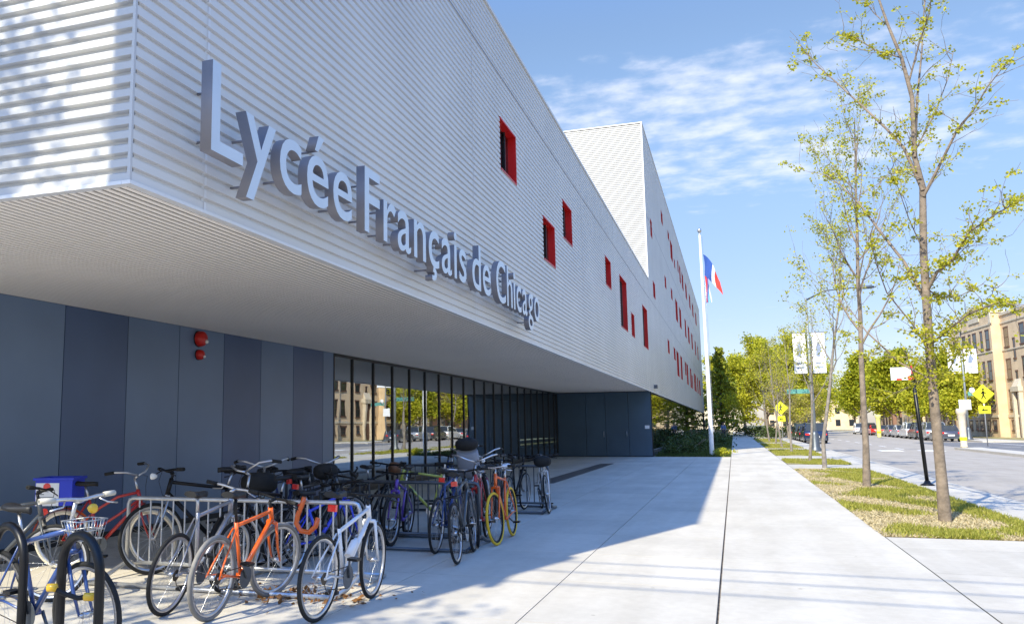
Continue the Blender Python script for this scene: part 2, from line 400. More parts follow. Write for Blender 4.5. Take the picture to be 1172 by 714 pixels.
rng = random.Random(3)
def hash2(x, y):
    return .5+.5*math.sin(x*1.7+1.3*math.sin(y*.9+.5))*math.cos(y*.8+1.1*math.sin(x*1.3))
def grass(name, area, n, hmin, hmax, cond, m):
    b = MB(); k = 0
    while k < n:
        x, y = area(); 
        k += 1
        if not cond(x, y): continue
        h = rng.uniform(hmin, hmax); a = rng.uniform(0, 2*PI); wd = .006+.012*rng.random()
        dx, dy = math.cos(a)*wd, math.sin(a)*wd; lx, ly = rng.gauss(0,.03), rng.gauss(0,.03)
        b.quad((x-dx,y-dy,.003),(x+dx,y+dy,.003),(x+lx,y+ly,h))
    return tag(b.build(name, m), kind='stuff')
def area1():
    g0, g1 = GR[0]; y = g0+(g1-g0)*rng.random()**1.5; return rng.uniform(1.835, gx(y)+.02), y
def green(x, y):
    d = (x-1.86)
    if (x-3.0)**2+(y-15.6)**2*.5 < .5+.3*rng.random() or (x-2.95)**2+(y-23.9)**2*.5 < .28: return False
    return hash2(x*1.6, y*1.1)+.28*d > .52+.30*rng.random()
grass('grass', area1, 62000, .03, .085, green, M['blade'])
grass('dry_grass', area1, 42000, .015, .045, lambda x,y: not green(x,y) or rng.random() < .12, M['straw'])
def area2():
    g0, g1 = GR[rng.choice((1,2,3,4))]; y = rng.uniform(g0,g1); return rng.uniform(1.88, gx(y)-.02), y
grass('grass', area2, 26000, .05, .11, lambda x,y: hash2(x*1.6,y*1.1) > .3, M['blade'])

# ------------------------------------------------------------------ the school
P = .10
sch = thing('school_building', 'long silver corrugated school with red slot windows over a recessed glass ground floor', 'school', (0,0,0))
def ridge_rows(zlo, zhi): return [(zlo+i*P) for i in range(int(round((zhi-zlo)/P)))]
def clad(name, zlo, zhi, y0, y1, wins, m):
    b = MB(); D = .026
    for z in ridge_rows(zlo, zhi):
        cuts = [y0]
        ivs = []; cur = y0
        for (a, c, lo, hi) in sorted(wins):
            if lo-1e-4 <= z < hi-1e-4:
                if a > cur: ivs.append((cur, a))
                cur = max(cur, c)
        if cur < y1: ivs.append((cur, y1))
        pr = [(0,z+.0),(0,z+.062),(-D,z+.070),(-D,z+.092),(0,z+.10)]
        for a, c in ivs:
            for (d0,h0),(d1,h1) in zip(pr, pr[1:]):
                b.quad((FX+d0,a,h0),(FX+d0,c,h0),(FX+d1,c,h1),(FX+d1,a,h1))
    return b.build(name, m, sch)
W1 = [(15.12,16.36,6.2,7.2),(18.9,20.23,5.2,6.2),(21.45,22.72,6.2,7.2),(29.25,30.62,6.2,7.2),(33.2,35.4,5.2,7.2),(36.9,38.0,5.2,6.2),(42.05,44.35,5.2,7.2)]
W2 = [(48.85,49.85,11.9,12.9),(48.93,50.2,8.5,9.4),(58.0,59.3,14.7,15.5),(58.75,59.95,10.5,11.3),(64.3,65.6,14.9,15.5),(65.0,66.4,10.6,11.4),(66.7,69,13.9,15.3),(70.8,71.9,13.9,14.6),
      (75.8,77.0,14.4,15.4),(78.4,80.1,13.9,15.4),(82.2,84.6,13.9,15.4),(88.4,91.1,13.9,15.4),(96.2,98.9,13.9,15.4),(103.6,106.4,13.9,15.4),(112.2,115.4,13.9,15.4),
      (69.9,72.5,9.6,11.3),(75.1,77.6,9.6,11.3),(83.7,85.9,9.6,11.3),(89.6,92.5,9.6,11.3),(97.1,99.9,9.6,11.3),(106.1,108.5,9.6,11.3),(113.7,115.9,9.6,11.3),
      (58.95,60.35,6.2,7.1),(65.1,66.8,6.2,7.1),(68.4,70.8,5.2,7.1),(73.5,75.6,5.2,7.1),(80.4,82.0,5.9,7.1),(83.2,85.6,5.2,7.1),(90.1,92.3,5.2,7.1),(93.4,95,5.2,6.6),(99.2,101.2,5.2,7.1),(102.2,104.2,5.2,7.1),(107.9,110.0,5.2,7.1),(114,117,5.2,7.1)]
clad('side_cladding', SOF, 9.0, NY, TY, W1, M['clad'])
clad('tower_side_cladding', SOF, 17.4, TY+.002, EY, W2, M['clad'])
# front face of the near volume and of the tower (both face the camera side, -Y)
def clad_front(name, yy, x0, x1, zlo, zhi, m):
    b = MB(); D = .036
    for z in ridge_rows(zlo, zhi):
        pr = [(0,z),(0,z+.052),(D,z+.072),(D,z+.090),(0,z+.10)]
        for (d0,h0),(d1,h1) in zip(pr, pr[1:]): b.quad((x0,yy+d0,h0),(x1,yy+d0,h0),(x1,yy+d1,h1),(x0,yy+d1,h1))
    return b.build(name, m, sch)
clad_front('front_cladding', NY, -24, FX, SOF, 9.0, M['clad2'])
clad_front('tower_front_cladding', TY, -24, FX, 9.0, 17.4, M['clad2'])
b = MB(); b.quad((FX-.06,NY+.06,SOF+.03),(WX,NY+.06,SOF+.03),(WX,DY,SOF+.03),(FX-.06,DY,SOF+.03)); sfb = b.build('soffit', M['gap'], sch)
b = MB(); x = FX-.06     # metal strips with open joints, running along the street
first = True
while x > WX+.06:
    b.box((x-.045,NY+.06,SOF),(x,DY-.001,SOF+.008)); x -= .076
o = b.build('soffit_strips', M['soff'], sfb); tag(o, kind='stuff')
b = MB()     # trims: lower edge, corners, copings
b.box((FX-.058,NY-.012,SOF-.028),(FX+.012,DY,SOF-.002)); b.box((FX-.058,DY+.001,SOF-.03),(FX+.012,EY,SOF-.002)); b.box((-24,NY-.012,SOF-.028),(FX-.06,NY+.055,SOF-.002))
b.box((FX-.05,TY-.014,9.06),(FX+.014,TY+.05,17.4)); b.box((FX-.05,EY-.03,SOF),(FX+.016,EY+.03,17.4))
b.box((FX-.4,NY-.03,9.0),(FX+.03,TY-.002,9.055)); b.box((-24,NY-.03,9.0),(FX-.402,NY+.35,9.055))
b.box((FX-.4,TY-.03,17.4),(FX+.03,EY+.04,17.46)); b.box((-24,TY-.03,17.4),(FX-.402,TY+.35,17.46))
b.build('edge_trim', M['trim'], sch)
b = MB(); b.box((FX-.022,NY-.0015,SOF),(FX+.002,NY+.02,9.0)); b.build('corner_trim', M['clad2'], sch)
b = MB()     # hidden structure: roofs, back, floor over the arcade
b.quad((-24,NY+.1,9.0),(FX-.05,NY+.1,9.0),(FX-.05,TY,9.0),(-24,TY,9.0)); b.quad((-24,TY,17.38),(FX-.05,TY,17.38),(FX-.05,EY,17.38),(-24,EY,17.38))
b.quad((-24,NY+.1,0),(-24,EY,0),(-24,EY,17.3),(-24,NY+.1,9.0)); b.quad((FX,EY,0),(-24,EY,0),(-24,EY,17.4),(FX,EY,17.4))
b.quad((FX-.5,NY+.1,SOF+.06),(-24,NY+.1,SOF+.06),(-24,DY,SOF+.06),(FX-.5,DY,SOF+.06)); b.quad((FX-.5,NY+.2,SOF+.06),(FX-.5,EY-.2,SOF+.06),(FX-.5,EY-.2,9),(FX-.5,NY+.2,9))
b.quad((FX-.5,TY+.2,9),(FX-.5,EY-.2,9),(FX-.5,EY-.2,17.3),(FX-.5,TY+.2,17.3)); b.quad((-24,TY+.1,9),(FX-.05,TY+.1,9),(FX-.05,TY+.1,17.3),(-24,TY+.1,17.3))
b.quad((-24,NY+.1,0),(WX-.2,NY+.1,0),(WX-.2,NY+.1,SOF),(-24,NY+.1,SOF))
b.build('inner_shell', M['dark'], sch)
def lap(yy, zlo, zhi, wd=.016):
    b = MB(); pr = []; D = .026
    for z in ridge_rows(zlo, zhi): pr += [(0,z),(0,z+.062),(-D,z+.070),(-D,z+.092)]
    L0 = [(FX+d+.003,yy-wd,z) for d,z in pr]; L1 = [(FX+d+.003,yy+wd,z) for d,z in pr]
    n = len(pr); b.v = L0+L1
    for i in range(n-1): b.face((i,n+i,n+i+1,i+1))
    b.build('sheet_lap', M['trim'], sch)
for yy in (5.65,13.3,24.4,31.6,39.4): lap(yy, SOF, 9.0)
for yy in (54.5,62.5,94.5,110.9): lap(yy, SOF, 17.4, .03)
b = MB(); b.box((FX,NY+.05,8.0),(FX+.004,TY-.05,8.025)); b.build('sheet_lap', M['letside'], sch)
for zz_ in (8.05,12.55):
    b = MB(); b.box((FX,TY+.3,zz_),(FX+.004,EY-.3,zz_+.03)); b.build('sheet_lap', M['letside'], sch)
def red_window(y0, y1, z0, z1, deep=.17):
    b = MB(); x0 = FX-deep; t = .03
    # lining of the reveal, a little proud of the sheet
    b.box((x0,y1-t,z0),(FX+.012,y1,z1)); b.box((x0,y0,z0),(FX-.03,y0+t*.6,z1))
    b.box((x0,y0+t,z1-t),(FX+.010,y1-t,z1)); b.box((x0,y0+t,z0),(FX+.010,y1-t,z0+t))
    f = b.build('window', M['red'], sch)
    g = MB(); g.quad((x0+.02,y0,z0),(x0+.02,y1,z0),(x0+.02,y1,z1),(x0+.02,y0,z1)); g.build('pane', M['glass2'], f)
    k = MB(); n = 2 if y1-y0 < 1.6 else 3
    for i in range(1, n+1):
        yy = y0+(y1-y0)*i/(n+1); k.box((x0+.025,yy-.02,z0+.03),(x0+.06,yy+.02,z1-.03))
    k.box((x0+.025,y0+.03,z0+.031),(x0+.055,y1-.03,z0+.07)); k.build('frame', M['mull'], f)
for q in W1+W2: red_window(*q)
# blue panels
PB = [4.85,6.8,8.1,9.42,10.74,12.04,13.38,14.68,16.0,17.39,17.93]; shade = 'AAABAABABA'
for i in range(len(PB)-1):
    b = MB(); b.box((WX-.04,PB[i]+.008,.09),(WX,PB[i+1]-.008,SOF-.001)); b.build('wall_panel', M['navy'+shade[i]], sch)
b = MB(); b.box((WX-.3,NY+.1,0),(WX-.045,17.93,SOF+.05)); b.box((WX-.05,NY+.1,.0),(WX-.012,44.6,.085)); b.build('panel_backing', M['dark'], sch)
# glazing with mullions
MY = [17.95,19.0]+[20.3+1.31*i for i in range(19)]
MY = [q for q in MY if q < DY-.3]+[DY-.05]
for i in range(len(MY)-1):
    b = MB(); b.quad((WX-.02,MY[i]+.02,.1),(WX-.02,MY[i+1]-.02,.1),(WX-.02,MY[i+1]-.02,SOF),(WX-.02,MY[i]+.02,SOF)); b.build('glass_pane', M['glass'], sch)
for yy in MY:
    b = MB(); b.box((WX-.08,yy-.026,.09),(WX+.012,yy+.026,SOF-.002)); b.build('mullion', M['mull'], sch)
b = MB(); b.box((WX-.06,17.99,SOF-.07),(WX+.01,DY-.1,SOF-.003)); b.box((WX-.06,17.99,.087),(WX+.01,DY-.1,.16)); b.build('glazing_rail', M['mull'], sch)
b = MB(); b.quad((-14,18,.02),(WX-.1,18,.02),(WX-.1,60,.02),(-14,60,.02)); b.quad((-14,18,0),(-14,60,0),(-14,60,SOF),(-14,18,SOF)); b.quad((-14,18.0,0),(WX-.1,18.0,0),(WX-.1,18.0,SOF),(-14,18.0,SOF)); b.build('lobby', M['room'], sch)
b = MB()
for yy in (19.5,24,28.5,33,37.5,42): b.box((-13.9,yy,.02),(-13.5,yy+.35,SOF))
b.build('lobby_pier', M['navyA'], sch)
# dark blue door wall at the end of the arcade
dx = [WX+.02,-7.0,-6.02,-4.9,-3.79]
for i in range(4):
    b = MB(); b.box((dx[i]+.008,DY,.03),(dx[i+1]-.008,DY+.06,SOF-.03)); o = b.build('door_panel', M['door'], sch)
    if i in (1,2):
        h = MB(); h.tube([(dx[i+1]-.1,DY-.05,.95),(dx[i+1]-.1,DY-.05,1.25)], .014, 6); h.build('pull_handle', M['alu'], o)
b = MB(); b.box((-4.12,DY-.012,1.36),(-3.90,DY,1.52)); b.build('door_plate', M['signw'], sch)
b = MB(); b.box((WX,DY+.065,0),(FX-.02,DY+.2,SOF)); b.build('door_backing', M['dark'], sch)
b = MB(); b.box((-3.785,DY-.02,.0),(FX+.01,DY+.07,SOF-.03)); b.build('corner_post', M['mull'], sch)
# ground floor glazing of the tower
sy_ = [DY+.1]
while sy_[-1] < EY-3: sy_.append(sy_[-1]+3.3)
for i in range(len(sy_)-1):
    b = MB(); b.quad((FX-.12,sy_[i],.3),(FX-.12,sy_[i+1]-.03,.3),(FX-.12,sy_[i+1]-.03,SOF-.03),(FX-.12,sy_[i],SOF-.03)); b.build('storefront_pane', M['glass'], sch)
for yy in sy_:
    b = MB(); b.box((FX-.16,yy-.028,.3),(FX-.118,yy-.002,SOF-.03)); b.build('storefront_mullion', M['mull'], sch)
b = MB(); b.box((FX-.25,DY+.09,-.05),(FX-.06,EY,.298)); b.build('plinth', M['darksteel'], sch)
b = MB(); b.quad((FX-3,DY+.3,0),(FX-3,EY-.3,0),(FX-3,EY-.3,SOF),(FX-3,DY+.3,SOF)); b.build('ground_floor_lining', M['room'], sch)

# sign letters
sign = thing('letter_sign', 'raised silver letters reading Lycée Français de Chicago on the corrugated facade', 'sign', (-3.61,5.3,3.555))
FONT = bpy.data.curves.new('probe', 'FONT').font
def glyph(ch):
    cu = bpy.data.curves.new('letter', 'FONT'); cu.body = ch; cu.size = 1; cu.offset = .004; cu.extrude = .05; cu.resolution_u = 5; cu.fill_mode = 'BOTH'
    o = bpy.data.objects.new('letter', cu); COL.objects.link(o)
    dg = bpy.context.evaluated_depsgraph_get(); dg.update()
    me = bpy.data.meshes.new_from_object(o.evaluated_get(dg)); bpy.data.objects.remove(o); bpy.data.curves.remove(cu)
    return me
cap = max(v.co.y for v in glyph('L').vertices)
ADV = {'i': .0}
def word(txt, y0, y1):
    gs = []; x = 0
    for ch in txt:
        me = glyph(ch); xs_ = [v.co.x for v in me.vertices]; lo, hi = min(xs_), max(xs_)
        gs.append((me, lo, x, hi-lo)); x += (hi-lo) + (.10 if ch not in 'Lr' else (.03 if ch == 'L' else .05))
        if ch == 'y': x -= .03
    last = gs[-1]; total = last[2]+last[3]; s = (y1-y0)/total; k = .69/cap
    for (me, lo, x, wd) in gs:
        for v in me.vertices:
            X, Y, Z = v.co
            v.co = (Z*.048/.05+.062, (y0+(X-lo+x)*s)-5.3, Y*k)
        me.materials.append(M['let']); me.materials.append(M['letside'])
        me.update()
        for p_ in me.polygons:
            p_.material_index = 0 if abs(p_.normal.x) > .7 else 1
        o = bpy.data.objects.new('letter', me); COL.objects.link(o); o.parent = sign
        ys_ = [v.co.y for v in me.vertices]; ym = (min(ys_)+max(ys_))/2; zs_ = [v.co.z for v in me.vertices]
        for f_ in (.22,.78):
            zz_ = min(zs_)+(max(zs_)-min(zs_))*f_
            q = MB(); q.tube([(-.17,ym,zz_),(.01,ym,zz_)], .012, 6); q.build('stud', M['letside'], o)
word('Lycée', 5.31, 7.85); word('Français', 8.17, 11.88); word('de', 12.19, 13.23); word('Chicago', 13.59, 16.95)

# alarm sounders and other small wall things
def alarm(z, r, dep, label, kind):
    t = thing('alarm_sounder', label, 'alarm', (WX,12.57,z), 0)
    b = MB()
    b.lathe([(r*.98,0),(r,.02),(r,dep*.45),(r*.93,dep*.72),(r*.7,dep*.93),(.001,dep)], (0,0,0), 24, 'x'); b.build('housing', M['redp'], t)
    b = MB(); b.lathe([(r*.28,dep*.7),(r*.26,dep*1.1),(r*.15,dep*1.2),(.001,dep*1.22)], (0,r*.32,-r*.38), 10, 'x'); b.build('lens', M['glow'], t)
    b = MB(); b.lathe([(r*1.06,0),(r*1.06,.018),(.01,.018)], (0,0,0), 24, 'x'); b.build('back_plate', M['black'], t)
alarm(3.03, .130, .14, 'larger round red alarm bell high on the blue panel wall', 0)
alarm(2.76, .085, .11, 'smaller red alarm strobe below the round bell on the blue panels', 1)
t = thing('wall_light', 'tiny dark light fitting low on the silver tower facade above the doors', 'wall light', (FX,46.9,3.5))
b = MB(); b.box((0,-.22,-.09),(.16,.22,.09)); b.build('housing', M['darksteel'], t); b = MB(); b.box((.02,-.18,-.1),(.14,.18,-.091)); b.build('lens', M['glow'], t)

# ------------------------------------------------------------------ bicycles
def arc(c, r, a0, a1, n, y=0.): return [(c[0]+r*math.cos(rad(a0+(a1-a0)*i/n)), y, c[1]+r*math.sin(rad(a0+(a1-a0)*i/n))) for i in range(n+1)]
def bike(label, x, y, psi, frame, fork=None, tyre='rubber', rim='alu', bars='flat', style='diamond', steer=0, lean=3, saddle='sad', ex=(), s=1., fat=.017, R=.338, low=0., hlow=0., rise=0., bk=1., group='bicycles parked at the racks', spokes=18):
    t = thing('bicycle', label, 'bicycle', (x,y,0), 0, group)
    t.rotation_euler = (rad(lean), 0, rad(psi)); t.scale = (s,s,s)
    fork = fork or frame
    A = V((-.50,0,R)); B = V((.53,0,R)); BB = V((-.07,0,.285))
    HT = V((.335,0,.90)); HB = V((.385,0,.745)); ST = V((-.215,0,.80-low)); SD = V((-.265,0,.965))
    if style == 'small': HT = V((.335,0,.80)); HB = V((.375,0,.70)); ST = V((-.19,0,.62)); SD = V((-.235,0,.80))
    if style == 'mtb': ST = V((-.195,0,.68)); hlow = max(hlow, .06)
    HT = HT+V((.012,0,-hlow)); HB = HB+V((.006,0,-hlow*.5))
    ax = (HT-HB).normalized()
    def st(p):
        return HB + Matrix.Rotation(rad(steer), 3, ax) @ (V(p)-HB)
    b = MB(); r = .0175
    b.tube([BB, HB+(HT-HB)*.12], .022, 8)
    b.tube([BB, ST+(ST-BB)*.04], .0165, 8); b.tube([HB, HT], .023, 8)
    if style == 'step':
        b.tube([HB+(HT-HB)*.6, (.16,0,.60), (-.02,0,.47), (-.125,0,.46)], .017, 8)
    elif style == 'cruiser':
        b.tube([HT-ax*.03, (.12,0,.82), (-.08,0,.70), (-.20,0,.60), (-.5,.0,.36)], .016, 8)
        b.tube([HB+ax*.05, (.14,0,.62), (-.05,0,.50), (-.14,0,.47)], .016, 8)
    else: b.tube([HT-ax*.035, ST-(ST-BB)*.03], r, 8)
    for k in (-1,1):
        b.tube([BB+V((-.03,.03*k,0)), A+V((.12,.045*k,0)), A+V((0,.06*k,0))], .0095, 6)
        b.tube([ST+V((-.012,.018*k,-.03)), A+V((.06,.05*k,.09)), A+V((0,.06*k,0))], .008, 6)
    b.lathe([(.024,-.04),(.024,.04)], BB, 10, 'y')
    b.build('frame', frame, t)
    # fork
    b = MB(); cr_ = HB-ax*.02
    b.tube([st(HB), st(cr_)], .022, 8)
    b.tube([st(cr_+V((0,-.055,0))), st(cr_+V((0,.055,0)))], .017, 6)
    for k in (-1,1):
        mid = cr_+(B-cr_)*.6+V((-.012,0,0))
        b.tube([st(cr_+V((0,.052*k,0))), st(mid+V((0,.052*k,0))), st(B+V((0,.052*k,0)))], [.015,.0125,.009], 6)
    b.build('fork', fork, t)
    # wheels
    def wheel(c, tr):
        b = MB()
        def pp(a, rr_, yy=0): return tr(V((c.x+rr_*math.cos(a), yy, c.z+rr_*math.sin(a))))
        n = spokes
        for i in range(n):
            a = 2*PI*i/n; b.tube([pp(a+.35*(1 if i%2 else -1), .022, .03*(1 if (i//2)%2 else -1)), pp(a, R-.035)], .0014, 3, caps=False)
        b.tube([tr(c+V((0,-.055,0))), tr(c+V((0,.055,0)))], [.012,.012], 8); b.tube([tr(c+V((0,-.03,0))), tr(c+V((0,.03,0)))], .022, 8)
        w_ = b.build('wheel', M['alu'], t)
        q = MB(); q.tube([pp(2*PI*i/40, R-fat) for i in range(40)], fat, 8, closed=True); q.build('tyre', M[tyre], w_)
        q = MB(); 
        R0 = [[pp(2*PI*i/40, R-fat*2+rr_, yy) for i in range(40)] for rr_, yy in ((.002,.010),(-.020,.009),(-.020,-.009),(.002,-.010))]
        q.rings(R0, caps=False); q.build('rim', M[rim], w_)
        return w_
    wf = wheel(B, st); wr = wheel(A, lambda p: p)
    b = MB(); 
    for k in range(4): b.lathe([(.022+.009*k,.034-.006*k),(.022+.009*k,.037-.006*k)], (A.x,-.065,A.z), 12, 'y')
    b.build('sprocket', M['chain'], wr)
    # crank
    b = MB(); b.lathe([(.092,-.052),(.092,-.048)], BB, 20, 'y'); 
    ca = rng.uniform(0, PI)
    e1 = BB+V((.17*math.cos(ca),-.075,.17*math.sin(ca))); e2 = BB+V((-.17*math.cos(ca),.075,-.17*math.sin(ca)))
    b.tube([BB+V((0,-.058,0)), e1], [.013,.009], 6); b.tube([BB+V((0,.058,0)), e2], [.013,.009], 6)
    cs = b.build('crankset', M['darksteel'] if rng.random() < .5 else M['alu'], t)
    for e, k in ((e1,-1),(e2,1)):
        q = MB(); q.box(tuple(e+V((-.045,min(0,.09*k),-.011))), tuple(e+V((.045,max(0,.09*k),.011)))); q.build('pedal', M['black'], cs)
    b = MB(); b.tube([BB+V((.0,-.05,.092)), A+V((0,-.05,.04))], .0045, 4); b.tube([BB+V((0,-.05,-.092)), A+V((0.03,-.05,-.09)), A+V((0,-.05,-.04))], .0045, 4); b.build('chain', M['chain'], t)
    # seat
    b = MB(); b.tube([ST, SD+V((.0,0,-.02))], .0135, 8); b.build('seatpost', M['alu'] if 'dpost' not in ex else M['black'], t)
    b = MB()
    prof = [(.15,.012,.0),(.11,.022,.006),(.03,.035,.004),(-.05,.062,.006),(-.10,.076,.016),(-.135,.06,.018)]
    R0 = []
    for (dx_, hw, up) in prof:
        ring = []
        for j in range(10):
            a = 2*PI*j/10; ring.append(SD+V((dx_, hw*math.cos(a), up+.030*math.sin(a)*(1 if math.sin(a) > 0 else .8))))
        R0.append(ring)
    b.rings(R0); b.build('saddle', M[saddle], t)
    # bars
    SH = HT+ax*(.06 if bars != 'cruiser' else .14)+V((rise*.9,0,rise))
    b = MB(); b.tube([st(HT-ax*.02), st(SH)], .014, 8)
    grips = []
    if bars == 'flat' or bars == 'bull':
        C0 = SH+V((.075,0,.02)); b.tube([st(SH), st(C0)], .015, 8)
        hw = .29; pts = [C0+V((-.05,-hw,.015)), C0+V((-.015,-.12,.012)), C0, C0+V((-.015,.12,.012)), C0+V((-.05,hw,.015))]
        b.tube([st(p) for p in pts], .0125, 8); grips = [(pts[0], pts[0]+(pts[1]-pts[0])*.6), (pts[4], pts[4]+(pts[3]-pts[4])*.6)]
        for k in (-1,1): b.tube([st(C0+V((-.01,.13*k,.0))), st(C0+V((.03,.17*k,-.03))), st(C0+V((.02,.26*k,-.045)))], .006, 5)
    elif bars == 'drop':
        C0 = SH+V((.085,0,.0)); b.tube([st(SH), st(C0)], .015, 8)
        for k in (-1,1):
            pts = [C0, C0+V((0,.19*k,0)), C0+V((.03,.205*k,0)), C0+V((.09,.205*k,-.02)), C0+V((.10,.205*k,-.07)), C0+V((.07,.205*k,-.12)), C0+V((-.03,.205*k,-.135))]
            b.tube([st(p) for p in pts], .0125, 8); grips.append((pts[2], pts[4]))
            b.tube([st(C0+V((.095,.205*k,-.02))), st(C0+V((.14,.205*k,.03))), st(C0+V((.13,.205*k,.055)))], .014, 6)
    else:
        C0 = SH+V((.05,0,.03)); b.tube([st(SH), st(C0)], .015, 8)
        for k in (-1,1):
            pts = [C0, C0+V((.03,.10*k,.03)), C0+V((.0,.22*k,.08)), C0+V((-.10,.29*k,.09)), C0+V((-.22,.32*k,.07))]
            b.tube([st(p) for p in pts], .0115, 8); grips.append((pts[4], pts[3]+(pts[4]-pts[3])*.1))
    hb = b.build('handlebar', M['alu'] if bars == 'cruiser' or 'silverbar' in ex else M['black'], t)
    for g0, g1 in grips:
        q = MB(); q.tube([st(g0), st(g1)], .0185, 8); q.build('grip', M['white_rub'] if 'whitegrip' in ex else M['rubber'], hb)
    # extras
    if 'cable' in ex or True:
        b = MB(); b.tube([st(SH+V((.06,.08,.02))), st(SH+V((.14,.05,.02))), st(SH+V((.15,.0,-.08))), HB+V((.05,.02,.0)), HB+(BB-HB)*.3+V((0,.02,.02))], .0028, 4); b.build('brake_cable', M['black'], t)
    if 'fender' in ex:
        for c, tr, a0, a1 in ((A, lambda p: p, 20, 190), (B, st, -5, 130)):
            b = MB(); RR = R+.022
            pts = [(c.x+RR*math.cos(rad(a0+(a1-a0)*i/16)), c.z+RR*math.sin(rad(a0+(a1-a0)*i/16))) for i in range(17)]
            b.rings([[tr(V((px,yy,pz+dz))) for yy,dz in ((-.028,-.012),(-.015,.0),(.015,.0),(.028,-.012))] for px,pz in pts], caps=False, closed=False)
            b.build('fender', M['black'] if 'bfender' in ex else frame, t)
    if 'rack' in ex or 'crate' in ex:
        b = MB(); z = R*2+.06
        for k in (-1,1):
            b.tube([(-.28,.05*k,z), (-.72,.055*k,z)], .006, 5); b.tube([(-.45,.055*k,z), (-.5,.065*k,R)], .005, 5); b.tube([(-.62,.055*k,z), (-.5,.065*k,R)], .005, 5)
        for k in range(5): b.tube([(-.3-.1*k,-.05,z), (-.3-.1*k,.05,z)], .005, 4)
        b.build('luggage_rack', M['black'], t)
    if 'basket' in ex:
        b = MB(); c = HT+V((.20*(.4+.6*bk),0,.0))
        for z, g in ((-.13,.75),(-.04,.85),(.06,1.)):
            pts = [c+V((.14*g*u*bk,.17*g*v*bk,z*bk)) for u,v in ((-1,-1),(1,-1),(1,1),(-1,1))]; b.tube([st(p) for p in pts], .004, 4, closed=True)
        for i in range(-3,4):
            f = i/3
            for q in ((f,-1),(f,1),(1,f),(-1,f)): b.tube([st(c+V((.105*q[0],.1275*q[1],-.13))*bk), st(c+V((.14*q[0],.17*q[1],.06))*bk)], .0025, 3)
            b.tube([st(c+V((-.105,.1275*f,-.13))*bk), st(c+V((.105,.1275*f,-.13))*bk)], .0025, 3)
        b.build('basket', M['steel'], t)
    if 'tail' in ex:
        b = MB(); c = SD+V((-.06,0,-.10)); b.box(tuple(c+V((-.035,-.035,-.02))), tuple(c+V((0,.035,.035)))); b.build('tail_light', M['lampred'], t)
    if 'headlight' in ex:
        b = MB(); b.lathe([(.015,-.04),(.03,-.01),(.032,.012),(.022,.024),(.001,.028)], tuple(SH+V((.20,0,-.03))), 12, 'x'); b.build('headlight', M['amber'] if 'amber' in ex else M['glow'], t)
    if 'bottle' in ex:
        b = MB(); d = (HB-BB).normalized(); n_ = V((-d.z,0,d.x)); p0 = BB+d*.16+n_*.062; b.tube([p0, p0+d*.15, p0+d*.17, p0+d*.19], [.036,.036,.02,.018], 10); b.build('water_bottle', M['whitep'], t)
    if 'bag' in ex:
        b = MB(); c = st(SH+V((.16,0,-.05))); blob(b, c, (.10,.16,.10), 10, 8, 2.6); b.build('handlebar_bag', M['leather'] if 'brown' in ex else M['rubber'], t)
    if 'pannier' in ex:
        b = MB(); blob(b, V((-.55,0,R*2+.15)), (.19,.14,.11), 12, 8, 3.); b.build('rear_bag', M['rubber'], t)
    if 'chainbag' in ex:
        b = MB(); blob(b, BB+V((.05,-.10,.14)), (.17,.055,.16), 12, 8, 2.6); b.build('pannier', M['rubber'], t)
    if 'childseat' in ex:
        b = MB(); z = R*2+.16
        R0 = []
        for i,(px,pz,hw,th) in enumerate([(-.36,z,.13,.04),(-.52,z+.01,.15,.05),(-.62,z+.06,.15,.05),(-.66,z+.25,.16,.05),(-.69,z+.36,.15,.05)]):
            R0.append([(px+th*math.cos(a)*.8,hw*math.sin(a),pz+th*math.cos(a)) for a in [2*PI*j/12 for j in range(12)]])
        b.rings(R0); cs_ = b.build('child_seat', M['alu'] if False else mat('grey_plastic', (.22,.24,.28), .5), t)
        q = MB(); blob(q, V((-.69,0,z+.45)), (.10,.165,.09), 12, 8, 2.3); q.build('headrest', M['rubber'], cs_)
        q = MB(); blob(q, V((-.60,0,z+.24)), (.05,.10,.10), 10, 6, 2.5); q.build('seat_pad', M['orangep'], cs_)
        q = MB()
        for k in (-1,1): q.tube([(-.36,.14*k,z+.02),(-.30,.15*k,z-.15),(-.28,.15*k,z-.35)], .03, 6)
        q.build('leg_guard', M['rubber'], cs_)
    return t
def blob(b, c, r, n, m, e=2.):
    """rounded box / ellipsoid"""
    R0 = []
    def sg(v, p): return math.copysign(abs(v)**p, v)
    for i in range(m+1):
        ph = -PI/2+PI*i/m; ring = []
        for j in range(n):
            a = 2*PI*j/n; k = 2/e
            ring.append((c[0]+r[0]*sg(math.cos(ph),k)*sg(math.cos(a),k)+1e-5*math.cos(a), c[1]+r[1]*sg(math.cos(ph),k)*sg(math.sin(a),k)+1e-5*math.sin(a), c[2]+r[2]*sg(math.sin(ph),k)))
        R0.append(ring)
    b.rings(R0)

c_or = M['orangep']; c_wh = M['whitep']; c_rd = paint('bike_red', (.42,.018,.016)); c_bl = paint('bike_blue', (.025,.06,.21)); c_bk = M['black']
c_gr = paint('bike_grey', (.33,.33,.35), .3, .5); c_ye = paint('bike_lime', (.52,.55,.10)); c_lb = paint('bike_pale_blue', (.40,.55,.66)); c_pu = paint('bike_violet', (.13,.06,.40)); c_vb = paint('bike_bright_blue', (.02,.05,.62)); c_dr = paint('bike_maroon', (.20,.015,.03)); c_ch = paint('bike_charcoal', (.06,.065,.07)); c_sv = paint('bike_silver', (.55,.56,.58), .25, .8)
